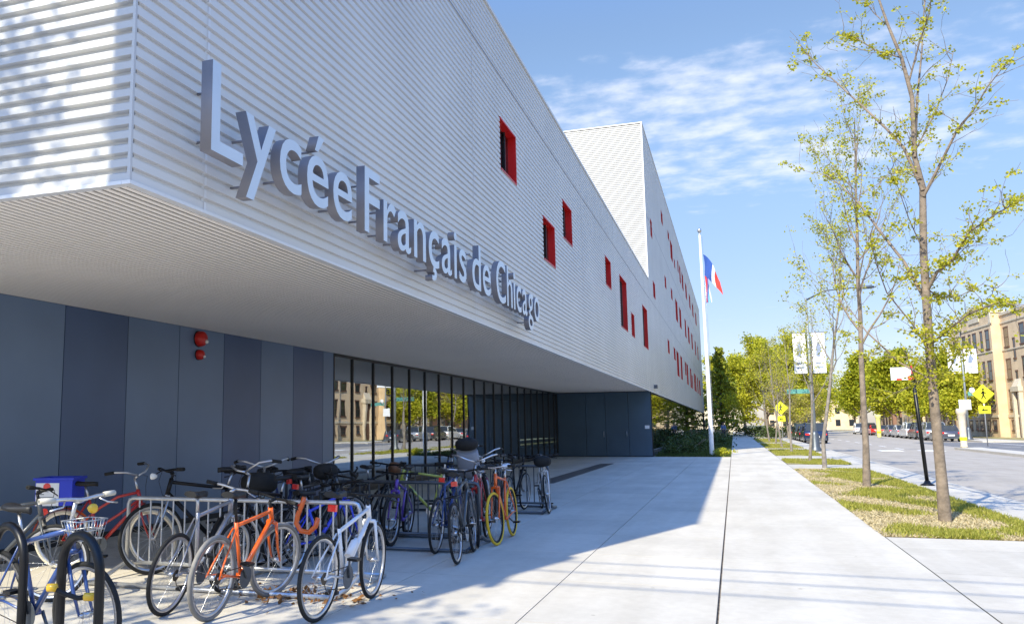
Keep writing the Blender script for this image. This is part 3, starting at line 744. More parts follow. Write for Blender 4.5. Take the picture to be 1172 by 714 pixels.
# nearest rack
bike('orange diamond frame bicycle with wide grey tyres at the silver rack', -4.02,6.72,90, c_or, tyre='grayrub', bars='flat', lean=5, steer=-14, low=.07, hlow=.08, ex=('dpost',), fat=.02)
bike('white and silver bicycle nearest the right end of the silver rack', -3.17,6.96,88, c_wh, rim='alu', bars='flat', style='mtb', lean=4, steer=6, ex=('tail','dpost','bottle'))
bike('grey bicycle leaning close on the left of the orange one', -4.52,6.78,94, c_gr, bars='flat', lean=9, steer=-5, ex=('silverbar',), fat=.018)
bike('black upright bicycle with silver fork standing behind the silver rack', -5.47,8.40,-132, c_bk, fork=c_sv, bars='flat', lean=5, steer=12, s=1.1, ex=('pannier','headlight'))
red_b = bike('red step-through cruiser with an orange rear fender beside the blue panels', -6.62,8.18,22, c_rd, tyre='white_rub', bars='cruiser', style='cruiser', lean=3, steer=-20, s=.95, ex=('crate',))
b = MB(); RR = .368
pts = [(-.5+RR*math.cos(rad(40+145*i/16)), .338+RR*math.sin(rad(40+145*i/16))) for i in range(17)]
b.rings([[V((px,yy,pz+dz)) for yy,dz in ((-.03,-.014),(-.015,0),(.015,0),(.03,-.014))] for px,pz in pts], caps=False, closed=False); o = b.build('fender', c_or, red_b); tag(o, 'orange rear fender')
bike('blue bicycle with a wire basket in front of the black hoop rack', -4.50,4.92,-16, c_bl, bars='flat', lean=3, steer=4, ex=('basket','silverbar','whitegrip','headlight','amber','bfender'), low=.04, rise=.09, bk=.65)
bike('dark bicycle half hidden at the left edge behind the hoop racks', -6.35,6.35,12, c_ch, bars='flat', lean=-3, steer=10)
# between the racks
bike('pale blue cruiser with swept silver handlebars behind the silver rack', -5.35,9.55,-60, c_lb, bars='cruiser', lean=4, steer=8, style='step', ex=('fender',))
bike('pale silver bicycle with a wide black saddle by the blue wall', -5.75,9.75,-75, c_sv, bars='flat', lean=-4, steer=-8, ex=('rack',))
bike('charcoal bicycle carrying a big black bag in front of the first window', -5.1,10.35,-48, c_ch, bars='cruiser', lean=3, steer=10, ex=('bag','pannier'))
bike('bright blue children\'s bicycle behind the white one', -4.35,9.0,70, c_vb, bars='flat', style='small', lean=-4, steer=10, ex=('tail',), R=.28)
bike('violet mountain bicycle with fat tyres at the dark rack', -4.32,11.25,-82, c_pu, bars='flat', style='mtb', lean=-4, steer=-6, fat=.027)
bike('black bicycle with red tail light between the two near racks', -4.7,9.3,78, c_bk, bars='drop', lean=6, steer=0, ex=('tail',))
bike('black city bicycle squeezed behind the silver rack near its middle', -4.75,8.55,-100, c_bk, bars='cruiser', lean=4, steer=-8, ex=('bfender','fender'))
bike('charcoal bicycle with drop handlebars behind the pale blue cruiser', -4.95,10.0,60, c_ch, bars='drop', lean=-5, ex=('tail','dpost'))
bike('dark blue bicycle with a black bag by the start of the glass wall', -5.7,10.6,-40, c_bl, bars='flat', lean=4, ex=('bag',))
# dark rack
bike('lime yellow bicycle with a brown handlebar bag behind the dark rack', -4.35,12.5,-165, c_ye, bars='flat', lean=4, steer=12, ex=('bag','brown'))
bike('blue bicycle with red tail light pushed into the dark rack', -3.5,10.78,93, c_bl, bars='drop', lean=3, ex=('tail','silverbar'))
bike('dark slim bicycle with rear carrier sticking furthest out of the dark rack', -3.03,10.08,96, c_ch, bars='flat', lean=-4, ex=('rack','tail'), steer=4)
bike('red bicycle with silver handlebars between the dark one and the yellow-tyred one', -3.22,11.5,-80, c_rd, bars='cruiser', lean=3, steer=8)
bike('orange fixed-gear bicycle with yellow tyres and white saddle', -2.97,11.75,-88, c_or, tyre='yelrub', rim='rubber', bars='flat', saddle='whitep', lean=3, steer=-6, ex=('silverbar','chainbag'), fat=.018)
bike('grey bicycle with a tall black child seat behind the dark rack', -3.45,12.3,95, c_gr, bars='flat', lean=-3, ex=('rack','childseat'), steer=0)
bike('black bicycle behind the lime yellow one at the dark rack', -4.9,11.7,85, c_bk, bars='flat', lean=4, ex=('rack',))
bike('maroon bicycle with white helmet-like lamp beyond the child seat', -3.75,13.6,-70, c_dr, bars='cruiser', lean=4, ex=('headlight',), steer=-10)
# far rack
bike('white bicycle with black front bag at the far rack, outermost', -3.3,16.0,-72, c_wh, bars='flat', lean=3, steer=-14, ex=('bag',))
bike('black bicycle with black saddle beside the far rack', -3.75,15.6,86, c_bk, bars='flat', lean=3, ex=('dpost',))
bike('charcoal mountain bicycle third from the open end of the far rack', -4.2,16.1,-84, c_ch, bars='flat', style='mtb', lean=-3, steer=10, fat=.025)
bike('pale blue bicycle at the far rack with swept handlebars', -4.6,15.9,-95, c_lb, bars='cruiser', lean=4, steer=-6)
bike('blue bicycle at the wall end of the far rack', -5.2,16.2,-80, c_bl, bars='flat', lean=-3, steer=5)

# crate with a sheet of paper, on the carrier of the red cruiser
t = thing('crate', 'blue plastic crate with a white sheet on the carrier of the red bicycle', 'crate', (0,0,0))
M_c = Matrix.Translation((-6.62,8.18,0)) @ Matrix.Rotation(rad(22),4,'Z') @ Matrix.Translation((0,0,-.045))
b = MB(); x0,x1,y0,y1,z0,z1 = -.74,-.34,-.20,.20,.745,1.02; tk = .012
b.box((x0,y0,z0),(x1,y1,z0+tk)); b.box((x0,y0,z0+tk),(x0+tk,y1,z1)); b.box((x1-tk,y0,z0+tk),(x1,y1,z1)); b.box((x0+tk,y0,z0+tk),(x1-tk,y0+tk,z1)); b.box((x0+tk,y1-tk,z0+tk),(x1-tk,y1,z1))
b.box((x0-.02,y0-.02,z1),(x1+.02,y0+.02,z1+.025)); b.box((x0-.02,y1-.02,z1),(x1+.02,y1+.02,z1+.025)); b.box((x0-.02,y0+.02,z1),(x0+.02,y1-.02,z1+.025)); b.box((x1-.02,y0+.02,z1),(x1+.02,y1-.02,z1+.025))
b.xf(M_c); b.build('shell', M['blue'], t)
b = MB(); b.box((x0+.01,y0-.008,z0+.0),(x0+.26,y0-.004,z1-.03)); b.xf(M_c); pa = b.build('paper_sheet', M['signw'], t)
b = MB()
for i in range(5): b.box((x0+.03,y0-.0095,z0+.03+.03*i),(x0+.10+.05*(i%3),y0-.0085,z0+.037+.03*i))
b.xf(M_c); b.build('text_lines', M['darksteel'], pa)
b = MB(); b.lathe([(.04,-.014),(.04,-.0085)], (x0+.13,y0,z1-.07), 14, 'y'); b.lathe([(.035,-.02),(.035,-.012)], (x0+.12,y0,z0-.06), 12, 'y'); b.xf(M_c); b.build('red_reflector', M['lampred'], t)

# racks
def grid_rack(label, x0, x1, y, m, h=.80, gap=.135, depth=.62):
    t = thing('bike_rack', label, 'bike rack', ((x0+x1)/2,y,0)); hx = (x1-x0)/2
    b = MB(); r = .022
    b.tube([(-hx,0,.14),(-hx,0,h-.06),(-hx+.02,0,h-.015),(-hx+.06,0,h),(hx-.06,0,h),(hx-.02,0,h-.015),(hx,0,h-.06),(hx,0,.14)], r, 8); b.build('top_rail', m, t)
    b = MB(); b.tube([(-hx,0,.14),(hx,0,.14)], r*.9, 8); b.build('bottom_rail', m, t)
    n = int((x1-x0)/gap)
    for i in range(1, n):
        xx = -hx+(x1-x0)*i/n; b = MB(); b.tube([(xx,0,.14),(xx,0,h)], .0105, 6, caps=False); b.build('upright', m, t)
    for xx in (-hx, 0, hx):
        b = MB(); b.tube([(xx,-depth,.03),(xx,-depth*.5,.05),(xx,0,.14),(xx,depth*.5,.05),(xx,depth,.03)], .024, 8); b.build('foot', m, t)
    for yy in (-depth, depth):
        b = MB(); b.tube([(-hx,yy,.03),(hx,yy,.03)], .022, 8); b.build('base_tube', m, t)
    return t
grid_rack('nearest silver grid bike rack of upright bars', -6.10,-3.42,7.86, M['steel'])
grid_rack('middle bike rack, dark grey, between the silver rack and the yellow-tyred bicycle', -5.9,-3.12,11.0, M['darksteel'])
grid_rack('far dark bike rack near the glass wall', -5.9,-3.2,15.9, M['darksteel'])
def hoop(label, x, y, a, w_=.46, h=.86):
    t = thing('hoop_rack', label, 'bike rack', (x,y,0), rad(a), 'black hoop racks'); rr_ = w_/2
    b = MB(); pts = [(-rr_,0,.0),(-rr_,0,.3),(-rr_,0,h-rr_)]+[(rr_*math.cos(rad(180-180*i/12)),0,h-rr_+rr_*math.sin(rad(180-180*i/12))) for i in range(1,12)]+[(rr_,0,h-rr_),(rr_,0,.3),(rr_,0,0)]
    b.tube(pts, .030, 12); b.build('hoop', M['black'], t)
    for k in (-1,1):
        b = MB(); b.lathe([(.075,0),(.075,.012),(.034,.013)], (rr_*k,0,0), 14); b.build('base_flange', M['black'], t)
hoop('black hoop rack in front of the blue bicycle with the basket', -3.92,4.60,160); hoop('black hoop rack cut off by the left edge of the photo', -4.80,4.90,160)
# orange lock hanging on the rack
b = MB(); b.tube([(-.035,0,.05),(-.06,0,-.02),(-.10,-.01,-.12),(-.11,-.02,-.20),(-.06,-.02,-.27),(.03,-.02,-.28),(.10,-.02,-.22),(.12,-.01,-.14)], .026, 8)
o = b.build('cable_lock', M['orangep']); o.location = (-3.95,7.80,.80); tag(o, 'thick orange lock hanging from the top rail of the silver rack', 'lock')
b = MB(); b.tube([(-.11,0,.03),(-.05,0,.0),(.05,0,-.03),(.11,0,-.02)], .016, 6); 
o = b.build('frame_lock', M['rubber']); o.location = (-3.99,4.60,.50); o.rotation_euler = (0,0,.3); tag(o, 'dark lock with yellow ends between the blue bicycle and the hoop rack', 'lock')
for e_ in ((-.12,0,.034),(.12,0,-.022)):
    q = MB(); q.lathe([(.012,-.035),(.026,-.028),(.026,.028),(.012,.035)], e_, 10, 'x'); q.build('lock_end', M['amber'], o)
# dry leaves under the rack
b = MB()
for i in range(260):
    x = rng.gauss(-3.75,.33); y = rng.gauss(7.35,.22); a = rng.uniform(0,2*PI); s_ = rng.uniform(.015,.04); z = .004+rng.random()*.03; tl = rng.gauss(0,.012)
    b.quad((x-s_*math.cos(a),y-s_*math.sin(a),z),(x+.5*s_*math.sin(a),y-.5*s_*math.cos(a),z+tl),(x+s_*math.cos(a),y+s_*math.sin(a),z+.006),(x-.5*s_*math.sin(a),y+.5*s_*math.cos(a),z-tl+.01))
tag(b.build('dry_leaves', leafmat('dead_leaf', (.16,.07,.02), (.36,.18,.07), .1)), kind='stuff')

# ------------------------------------------------------------------ trees
def leaf(b, p, s, rg):
    a = V((rg.gauss(0,1), rg.gauss(0,1), rg.gauss(0,.6))).normalized(); c = a.cross(V((rg.gauss(0,1),rg.gauss(0,1),rg.gauss(0,1)))).normalized()*s*.42; a = a*s
    n = len(b.v); b.v += [tuple(p-a*.5), tuple(p+c-a*.05), tuple(p+a*.5), tuple(p-c-a*.05)]; b.face((n,n+1,n+2,n+3))
class Grow:
    def __init__(s, seed): s.r = random.Random(seed); s.w = MB(); s.tips = []
    def branch(s, p, d, L_, r, lvl, maxl, upw=.12, wob=.16, kids=(3,5), ang=.75, shrink=.6, nseg=5):
        pts = [p.copy()]; rs = [r]; d = d.normalized(); dirs = [d.copy()]
        for i in range(nseg):
            d = (d + V((s.r.gauss(0,wob), s.r.gauss(0,wob), s.r.gauss(0,wob*.6)+upw))).normalized()
            p = p + d*(L_/nseg); pts.append(p.copy()); rs.append(max(.003, r*(1-.8*(i+1)/nseg))); dirs.append(d.copy())
        s.w.tube(pts, rs, 7 if lvl == 0 else (5 if lvl == 1 else 3), caps=False)
        if lvl >= maxl-1:
            for i in range(1, nseg+1): s.tips.append((pts[i], lvl))
        if lvl < maxl:
            for k in range(s.r.randint(*kids)):
                i = s.r.randint(1 if lvl else 2, nseg); f = dirs[i]
                o = V((s.r.gauss(0,1),s.r.gauss(0,1),s.r.gauss(0,.4))); o = (o-f*o.dot(f)).normalized()
                s.branch(pts[i], f*math.cos(ang)+o*math.sin(ang), L_*shrink*s.r.uniform(.7,1.1), rs[i]*.62, lvl+1, maxl, upw, wob, kids, ang, shrink, nseg)
def tree(name, label, group, x, y, h, r, seed, leafm, barkm, nleaf, lsize, clump, trunk_h=.35, maxl=3, kids=(3,5), limbs=9, spread=.45, lean=(0,0), ang=.7, upw=.12, cat='tree', z0=0, clear=.0):
    t = thing(name, label, cat, (x,y,z0), 0, group)
    g = Grow(seed); R = g.r
    pts = []; rs = []; p = V((0,0,-.05)); d = V((lean[0],lean[1],1)).normalized(); n = 9
    for i in range(n+1):
        pts.append(p.copy()); rs.append(max(.008, r*(1.18 if i == 0 else 1)*(1-.86*i/n)))
        d = (d+V((R.gauss(0,.05),R.gauss(0,.05),.05))).normalized(); p = p+d*h/n
    g.w.tube(pts, rs, 10, caps=False)
    for k in range(limbs):
        f = trunk_h+(.97-trunk_h)*(k+.3*R.random())/limbs; i = min(n-1, int(f*n)); q = pts[i].lerp(pts[i+1], f*n-i)
        a = k*2.4+R.uniform(-.4,.4); el = .55+.8*f
        g.branch(q, V((math.cos(a),math.sin(a),math.tan(min(1.35,el*ang)))), h*spread*(1.15-.75*(f-trunk_h)/(1-trunk_h))*R.uniform(.8,1.15), rs[i]*.55, 1, maxl, upw, .15, kids, .7)
    g.w.build('trunk', M[barkm], t)
    b = MB(); T = g.tips; zmin = clear*h
    T = [q for q in T if q[0].z > zmin] or T
    per = max(1, nleaf//clump)
    for k in range(per):
        c = R.choice(T)[0]
        for j in range(clump):
            leaf(b, c+V((R.gauss(0,1),R.gauss(0,1),R.gauss(0,.8)))*lsize*1.3, lsize*R.uniform(.6,1.2), R)
    o = b.build('crown', M[leafm], t)
    return t
def rep(src, label, x, y, s=1., rz=0, group=None):
    c = copy_tree(src); c.location = (x,y,src.location.z); c.scale = (s,s,s); c.rotation_euler = (0,0,rz); c['label'] = label
    if group: c['group'] = group
    return c

# first street tree: the limbs follow the real one, with depth of their own
t1 = thing('locust_tree', 'nearest young street tree with sparse yellow-green leaves on the grass strip', 'tree', (3.0,15.8,0), 0, 'young trees on the grass strips')
TX = [((1082,598),0),((1077,540),0),((1070,470),0),((1064,400),0),((1060,340),0),((1057,290),.02),((1056,215),.05),((1047,180),.05),((1044,112),0),((1032,67),-.1),((1017,31),-.15),((1006,0),-.2),((992,-50),-.25)]
def unp(px, py, Y):
    d = Fw + R2*((px-473.84)/997.6) - U2*((py-357)/997.6)
    return V((0,0,H)) + d*(Y/d.y)
g = Grow(11)
tp = [unp(p[0],p[1],15.8+o)-V((3,15.8,0)) for p,o in TX]; tp[0].z = -.05
tr_ = [.098,.078,.071,.066,.062,.057,.050,.040,.034,.028,.022,.017,.009]
g.w.tube(tp, tr_, 12, caps=False)
LIMB = [([(1056,218),(1035,170),(1015,148),(985,120),(960,97),(935,75),(917,55)],.030,1.2),
        ([(1057,225),(1075,190),(1095,150),(1115,125),(1130,100),(1152,72)],.028,-1.0),
        ([(1047,180),(1050,110),(1055,60),(1058,5),(1062,-30)],.022,.9),
        ([(1060,335),(1072,312),(1090,297),(1110,265),(1140,245),(1180,222)],.032,-1.3),
        ([(1060,345),(1035,300),(1005,262),(985,235),(962,212),(945,200)],.030,1.4),
        ([(1063,400),(1045,372),(1015,335),(1002,300),(996,270)],.016,-1.2),
        ([(1066,435),(1030,415),(992,380),(970,350),(958,320)],.020,1.0),
        ([(1064,395),(1085,378),(1110,358),(1145,345),(1172,352)],.024,-1.6),
        ([(1040,95),(1052,50),(1064,15),(1068,-30)],.016,-.8),
        ([(1030,66),(1003,58),(980,44),(962,40)],.013,.7),
        ([(1055,205),(1030,195),(1010,205),(1000,225)],.010,-.6),
        ([(1046,175),(1070,130),(1085,90),(1092,55)],.016,1.1),
        ([(1058,290),(1040,250),(1028,215),(1015,190)],.010,-1.),
        ([(1066,440),(1085,425),(1098,400),(1100,380)],.014,.8),
        ([(1065,425),(1050,440),(1040,415),(1036,400)],.012,-.9),
        ([(1017,31),(1000,15),(985,-5),(975,-20)],.010,.5),
        ([(1060,330),(1075,340),(1100,338),(1125,325),(1140,330)],.014,1.2)]
tipsA = []
for pl, r0, dep in LIMB:
    k = len(pl); P3 = [unp(px,py,15.8+dep*(i/(k-1))**1.2)-V((3,15.8,0)) for i,(px,py) in enumerate(pl)]
    g.w.tube(P3, [max(.005, r0*(1-.8*i/(k-1))) for i in range(k)], 6, caps=False)
    for i in range(1, k):
        seg = P3[i]-P3[i-1]
        for q in range(3):
            f = g.r.random(); s0 = P3[i-1]+seg*f
            o = V((g.r.gauss(0,1),g.r.gauss(0,1),g.r.gauss(.3,.6))).normalized(); dd = (seg.normalized()*.6+o*.7).normalized()
            if r0 > .012 or q == 0: g.branch(s0, dd, g.r.uniform(.3,.8), .008, 2, 3, .05, .2, (1,3), .7, .6, 4)
        for q in range(3): tipsA.append(P3[i-1]+seg*g.r.random())
g.w.build('trunk', M['bark'], t1)
b = MB(); Rn = g.r
def clumps(src, n, cl, sz, sp_):
    for k in range(n):
        c = Rn.choice(src); c = c[0] if isinstance(c, tuple) else c
        for j in range(cl): leaf(b, c+V((Rn.gauss(0,1),Rn.gauss(0,1),Rn.gauss(0,.6)))*sp_, sz*Rn.uniform(.6,1.3), Rn)
clumps(g.tips, 340, 13, .047, .05); clumps(tipsA, 130, 24, .05, .06)
def dense(px, py, Y, n, sp_):
    c = unp(px,py,Y)-V((3,15.8,0))
    for j in range(n): leaf(b, c+V((Rn.gauss(0,1),Rn.gauss(0,1),Rn.gauss(0,.45)))*sp_, .05*Rn.uniform(.6,1.3), Rn)
for (px,py,n,s_) in ((1045,312,60,.13),(1030,318,40,.10),(1075,300,60,.12),(1095,295,50,.1),(1120,262,70,.13),(1150,240,80,.14),(1168,228,60,.12),(1130,348,80,.15),(1150,345,80,.15),(1108,360,80,.14),(1090,374,60,.12),(1075,395,130,.2),(1060,380,80,.15),(1095,400,90,.18),(1050,410,90,.18),(1085,430,130,.2),(1055,440,70,.16),(1020,300,25,.1)):
    dense(px,py,15.8+Rn.uniform(-.4,.4),int(n*1.7),s_*.85)
b.build('crown', M['leafY'], t1)
G1 = 'young trees on the grass strips'
tree('locust_tree', 'second young street tree from the camera, tall with thin upright twigs', G1, 2.95,23.95,9.4,.082,21,'leafY','bark',3600,.065,12,.36,3,(3,5),13,.27,(.02,0),.95,.16)
tree('locust_tree', 'third young street tree, slender, just before the cross walk pad', G1, 2.92,34.05,8.6,.07,22,'leafY','bark2',2000,.08,9,.38,3,(3,4),11,.24,(-.02,0),.95,.16)
sm = tree('street_tree', 'small street tree with thin trunk on the second grass strip', G1, 2.9,40.2,6.4,.06,23,'leafY','bark2',900,.085,9,.36,3,(3,4),10,.27,(0,0),.9)
rep(sm, 'small street tree on the third grass strip, left of the grey lamp pole', 2.9,52.5,1.05,2.0); rep(sm, 'small street tree behind the third grass strip, just left of the street name sign', 2.9,62.5,1.1,4.0)
rep(sm, 'small far street tree beside the yellow crossing sign', 2.9,72,1.0,1.0); rep(sm, 'farthest small street tree before the dark parked cars', 2.9,84,1.2,3.0)
# big trees at the end of the block
G2 = 'large trees at the end of the sidewalk'
bt = tree('maple_tree', 'largest bright yellow-green tree at the end of the sidewalk', G2, 3.9,118,11.0,.28,31,'leafG','bark',21000,.28,12,.12,3,(4,6),20,.35,(0,0),.66)
bt2 = tree('maple_tree', 'rounder yellow-green tree right of the largest one', G2, 8.2,135,10.2,.25,32,'leafG','bark',11000,.34,12,.2,3,(4,6),14,.42,(0,0),.6)
rep(bt2, 'yellow-green tree left of the largest, beside the conifer', 1.6,137,.95,1.2); rep(bt, 'far yellow-green tree behind the small street trees', 11.5,165,1.35,2.2)
bd = tree('budding_tree', 'hazy budding tree with pinkish twigs beyond the street trees', G2, 5.6,104,6.0,.14,33,'leafR','bark2',3200,.18,9,.2,3,(4,6),13,.34,(0,0),.7)
rep(bd, 'hazy budding tree over the parked dark cars', 8.3,116,.95,2.0)
# conifer
t = thing('spruce_tree', 'dark green conifer right beside the flagpole behind the building end', 'tree', (-1.5,131,0))
g = Grow(41); b = MB(); g.w.tube([(0,0,-.1),(0,0,6),(0,0,12.6)], [.25,.16,.02], 8, caps=False)
for k in range(120):
    z = 1.2+11.2*(k/120)**.9; Lb = (4.0*(1-z/13.0)+.3)*g.r.choice((.6,.85,1.,1.2)); a = k*2.399; d = V((math.cos(a),math.sin(a),-.12+.25*(z/13)))
    p0 = V((0,0,z)); p1 = p0+d*Lb; g.w.tube([p0,p1], [.04,.008], 4, caps=False)
    for j in range(int(18+60*Lb/4)):
        f = g.r.random()**.7; q = p0.lerp(p1, f)+V((g.r.gauss(0,.18*Lb*.5),g.r.gauss(0,.18*Lb*.5),g.r.gauss(-.10,.12))); leaf(b, q, .36*g.r.uniform(.6,1.2), g.r)
g.w.build('trunk', M['bark2'], t); b.build('crown', M['needle'], t)
# trees across the street
G3 = 'street trees on the far side of the street'
ft = tree('linden_tree', 'full green tree in front of the tan apartment building', G3, 22.3,104,7.6,.2,51,'leafG','bark',11000,.28,12,.22,3,(4,6),14,.25,(0,0),.6)
ft2 = tree('linden_tree', 'green tree left of the apartment building behind the dark sign post', G3, 21.8,109,7.8,.2,52,'leafD','bark',10000,.30,12,.22,3,(4,6),13,.32,(0,0),.6)
rep(ft, 'far side tree above the white parked vehicle', 22.4,126,1.1,1.0); rep(ft2, 'far side tree between the second and third street tree trunks', 21.9,140,1.35,2.5); rep(ft, 'far side tree over the red parked car', 22.2,158,1.4,4.0)
rep(ft2, 'far side tree near the vanishing end of the street', 22.0,180,1.6,.7); rep(bd, 'bare budding tree on the far side behind the parked cars', 26.0,131,1.7,1.7)
rep(bt, 'green tree at the far end of the street left of the road', 13.5,205,1.1,.4); rep(bt2, 'rounded tree closing the far end of the road', 18.5,215,1.3,1.4); rep(ft2, 'tree closing the far end of the road on its right', 24.5,210,1.3,2.0)
rep(bt2, 'tree behind the far lawn left of the path', -1.0,160,1.1,3.0); rep(bt, 'tall tree far behind the conifer', -9.0,170,1.05,5.0)
# trees and pole behind the camera whose shadows fall on the facade and the slabs
tree('locust_tree', 'street tree standing behind the photographer on the left', 'young trees on the grass strips', -6.5,-1.6,9.5,.12,61,'leafG','bark',1500,.13,9,.42,3,(3,4),11,.28,(0,0),.8)

# hedge and low planting by the ground floor glass
def shrub(name, label, x, y, rx_, ry_, h, n, m, seed, group=None, size=.09, cat='shrub'):
    t = thing(name, label, cat, (x,y,0), 0, group); R = random.Random(seed); b = MB(); wd = MB()
    for k in range(9):
        a = R.uniform(0,2*PI); wd.tube([(0,0,0),(rx_*.4*math.cos(a),ry_*.4*math.sin(a),h*.5),(rx_*.75*math.cos(a),ry_*.75*math.sin(a),h*.85)], [.012,.008,.004], 4, caps=False)
    cs = [(R.gauss(0,.42)*rx_, R.gauss(0,.42)*ry_, h*R.uniform(.15,.85)) for _ in range(26)]
    for k in range(n):
        c = R.choice(cs); leaf(b, V((c[0]+R.gauss(0,.16)*rx_, c[1]+R.gauss(0,.16)*ry_, max(.02, c[2]+R.gauss(0,.13)*h))), size*R.uniform(.6,1.2), R)
    wd.build('stems', M['bark2'], t); b.build('foliage', M[m], t); return t
shrub('shrub', 'pale yellow-green tuft at the foot of the flagpole', -.55,45.1,.45,.5,.42,900,'leafG',71,size=.07)
s1 = shrub('shrub', 'first dark low shrub in the bed, nearest the plaza', -3.0,46.2,.55,1.2,.55,1100,'bush',72)
for i,(x,y,s_,lb) in enumerate(((-2.3,48.5,1.1,'second dark low shrub in the bed left of the flagpole'),(-3.1,51,1.3,'dark shrub against the ground floor glass'),(-2.4,54.5,1.5,'wider dark shrub in the middle of the bed'),(-3.0,59,1.7,'tall dark shrub in the bed by the glass'),(-2.2,64,1.7,'dark shrub behind the flagpole'),(-1.5,70,1.8,'far dark shrub beside the shaded path'),(-2.6,78,2.2,'farthest dark shrub along the glass'))):
    rep(s1, lb, x, y, s_, i*1.3)
def area3(): return rng.uniform(FX+.1,-.22), DY+.05+70*rng.random()**1.6
grass('ground_cover', area3, 26000, .06, .20, lambda x,y: True, M['bush'])

# ------------------------------------------------------------------ flagpole and flags
t = thing('flagpole', 'tall white tapered flagpole at the corner of the planted bed', 'flagpole', (-1.07,45.42,0))
b = MB(); b.tube([(0,0,0),(0,0,.05),(0,0,4),(-.03,0,8),(-.05,0,11.0)], [.115,.11,.10,.075,.05], 16); b.build('pole', M['whitep'], t)
b = MB(); b.lathe([(.001,10.98),(.05,10.99),(.05,11.05),(.02,11.08),(.06,11.12),(.105,11.2),(.105,11.25),(.06,11.33),(.001,11.36)], (-.05,0,0), 12); b.build('finial', M['alu'], t)
b = MB(); b.lathe([(.24,0),(.24,.03),(.16,.06),(.131,.062)], (0,0,0), 16); b.build('base_collar', M['alu'], t)
b = MB(); b.tube([(.15,-.01,1.2),(.13,-.01,6),(.06,-.01,10.9)], .006, 4); b.box((.11,-.03,1.18),(.16,.02,1.3)); b.build('halyard', M['alu'], t)
def flag(name, label, z, colors, h, fly, drop, wd, loc):
    b = MB(); nu, nv = 24, 8; base = 0
    P_ = []
    for i in range(nu+1):
        u = i/nu
        for j in range(nv+1):
            v = j/nv
            P_.append((wd*u**.9+.05*math.sin(5*u+3*v), .10*math.sin(9*u+2.2*v)*(.3+u), -v*h*(1-.38*u)-drop*u**1.25))
    b.v = P_
    for i in range(nu):
        b.mi = min(len(colors)-1, int((i+.5)/nu*len(colors)))
        for j in range(nv):
            a = i*(nv+1)+j; b.face((a,a+1,a+nv+2,a+nv+1), True)
    o = b.build(name, [M[c] for c in colors]); o.location = (loc[0],loc[1],z); tag(o, label, 'flag'); return o
flag('flag', 'blue white and red flag hanging at the top of the flagpole', 10.0, ['flagb']*4+['flagw']*2+['flagr']*3, 1.1, 1.5, 1.45, .78, (-1.0,45.40))
flag('flag', 'limp light blue and red flag hanging below the tricolour', 8.9, ['flagr','flagb','flagr','flagl','flagl','flagw'], 1.4, 1.5, .5, .24, (-.98,45.38))

# ------------------------------------------------------------------ posts, lamps and signs
t = thing('sign_post', 'thin black leaning post with white sign at the kerb of the near street side', 'sign post', (4.42,24.9,0))
b = MB(); b.tube([(0,0,0),(-.06,0,1.3),(-.13,0,2.75)], .045, 10); b.build('post', M['black'], t)
b = MB(); b.lathe([(.16,0),(.16,.02),(.09,.05),(.052,.12)], (0,0,0), 12); b.build('base', M['black'], t)
b = MB(); b.box((-.62,-.02,2.60),(-.16,.0,2.92)); sg_ = b.build('sign_face', M['signw'], t)
b = MB(); b.box((-.50,-.025,2.60),(-.38,-.021,2.64)); b.box((-.24,-.025,2.60),(-.17,-.021,2.70)); b.build('red_mark', M['lampred'], sg_)
b = MB(); b.tube([(-.14,0,2.55),(-.145,0,2.95)], .02, 6); b.lathe([(.05,2.60),(.05,2.70)], (-.11,-.04,0), 8); b.build('bracket', M['lampred'], t)
# lamp pole with banners, near side
def banner_pole(label, x, y, h, arm, s, globe, z1, z0, bw):
    t = thing('street_lamp', label, 'street lamp', (x,y,0), 0, 'street lamps with white banners')
    b = MB(); b.tube([(0,0,.8),(0,0,h*.5),(-.0,0,h)], [.11,.09,.06], 10); b.build('pole', mat('lamp_grey', (.26,.29,.31), .5, .3), t)
    b = MB(); b.lathe([(.36,0),(.34,.08),(.24,.25),(.22,.9),(.16,1.05),(.11,1.15)], (0,0,0), 12); b.build('base', M['darksteel'], t)
    if arm:
        b = MB(); b.tube([(0,0,h-.15),(1.0,0,h+.35),(arm,0,h+.45)], [.05,.04,.035], 6); b.build('arm', M['darksteel'], t)
        b = MB(); blob(b, (arm+.3,0,h+.42), (.42,.16,.1), 12, 6, 2.3); b.build('lamp_head', M['darksteel'], t)
    for k in (-1,1):
        b = MB()
        b.box((.16 if k > 0 else -.16-bw,-.012,z0),(.16+bw if k > 0 else -.16,.012,z1)); bn = b.build('banner', M['signw'], t)
        q = MB(); cx = k*(.16+.5*bw); hh = z1-z0
        q.box((cx-.30*bw,-.018,z0+.12*hh),(cx+.30*bw,-.013,z0+.16*hh)); q.box((cx-.30*bw,-.018,z0+.22*hh),(cx+.12*bw,-.013,z0+.26*hh))
        q.prism([(cx-.22*bw,z0+.42*hh),(cx+.05*bw,z0+.40*hh),(cx+.24*bw,z0+.60*hh),(cx+.02*bw,z0+.78*hh),(cx-.16*bw,z0+.66*hh)], -.018, -.013); q.build('print', M['bprint'], bn)
        q = MB(); q.tube([(0,0,z1+.02),(k*(.2+bw),0,z1+.02)], .02, 5); q.tube([(0,0,z0-.02),(k*(.2+bw),0,z0-.02)], .02, 5); q.build('banner_arm', M['darksteel'], t)
    if globe:
        b = MB(); b.tube([(0,0,globe-.5),(.35,0,globe-.55),(.55,0,globe-.3)], .03, 6); b.build('globe_arm', M['darksteel'], t)
        b = MB(); b.lathe([(.08,globe-.3),(.22,globe-.12),(.25,globe+.05),(.18,globe+.22),(.001,globe+.3)], (.55,0,0), 12); b.build('globe', M['glow'], t)
    return t
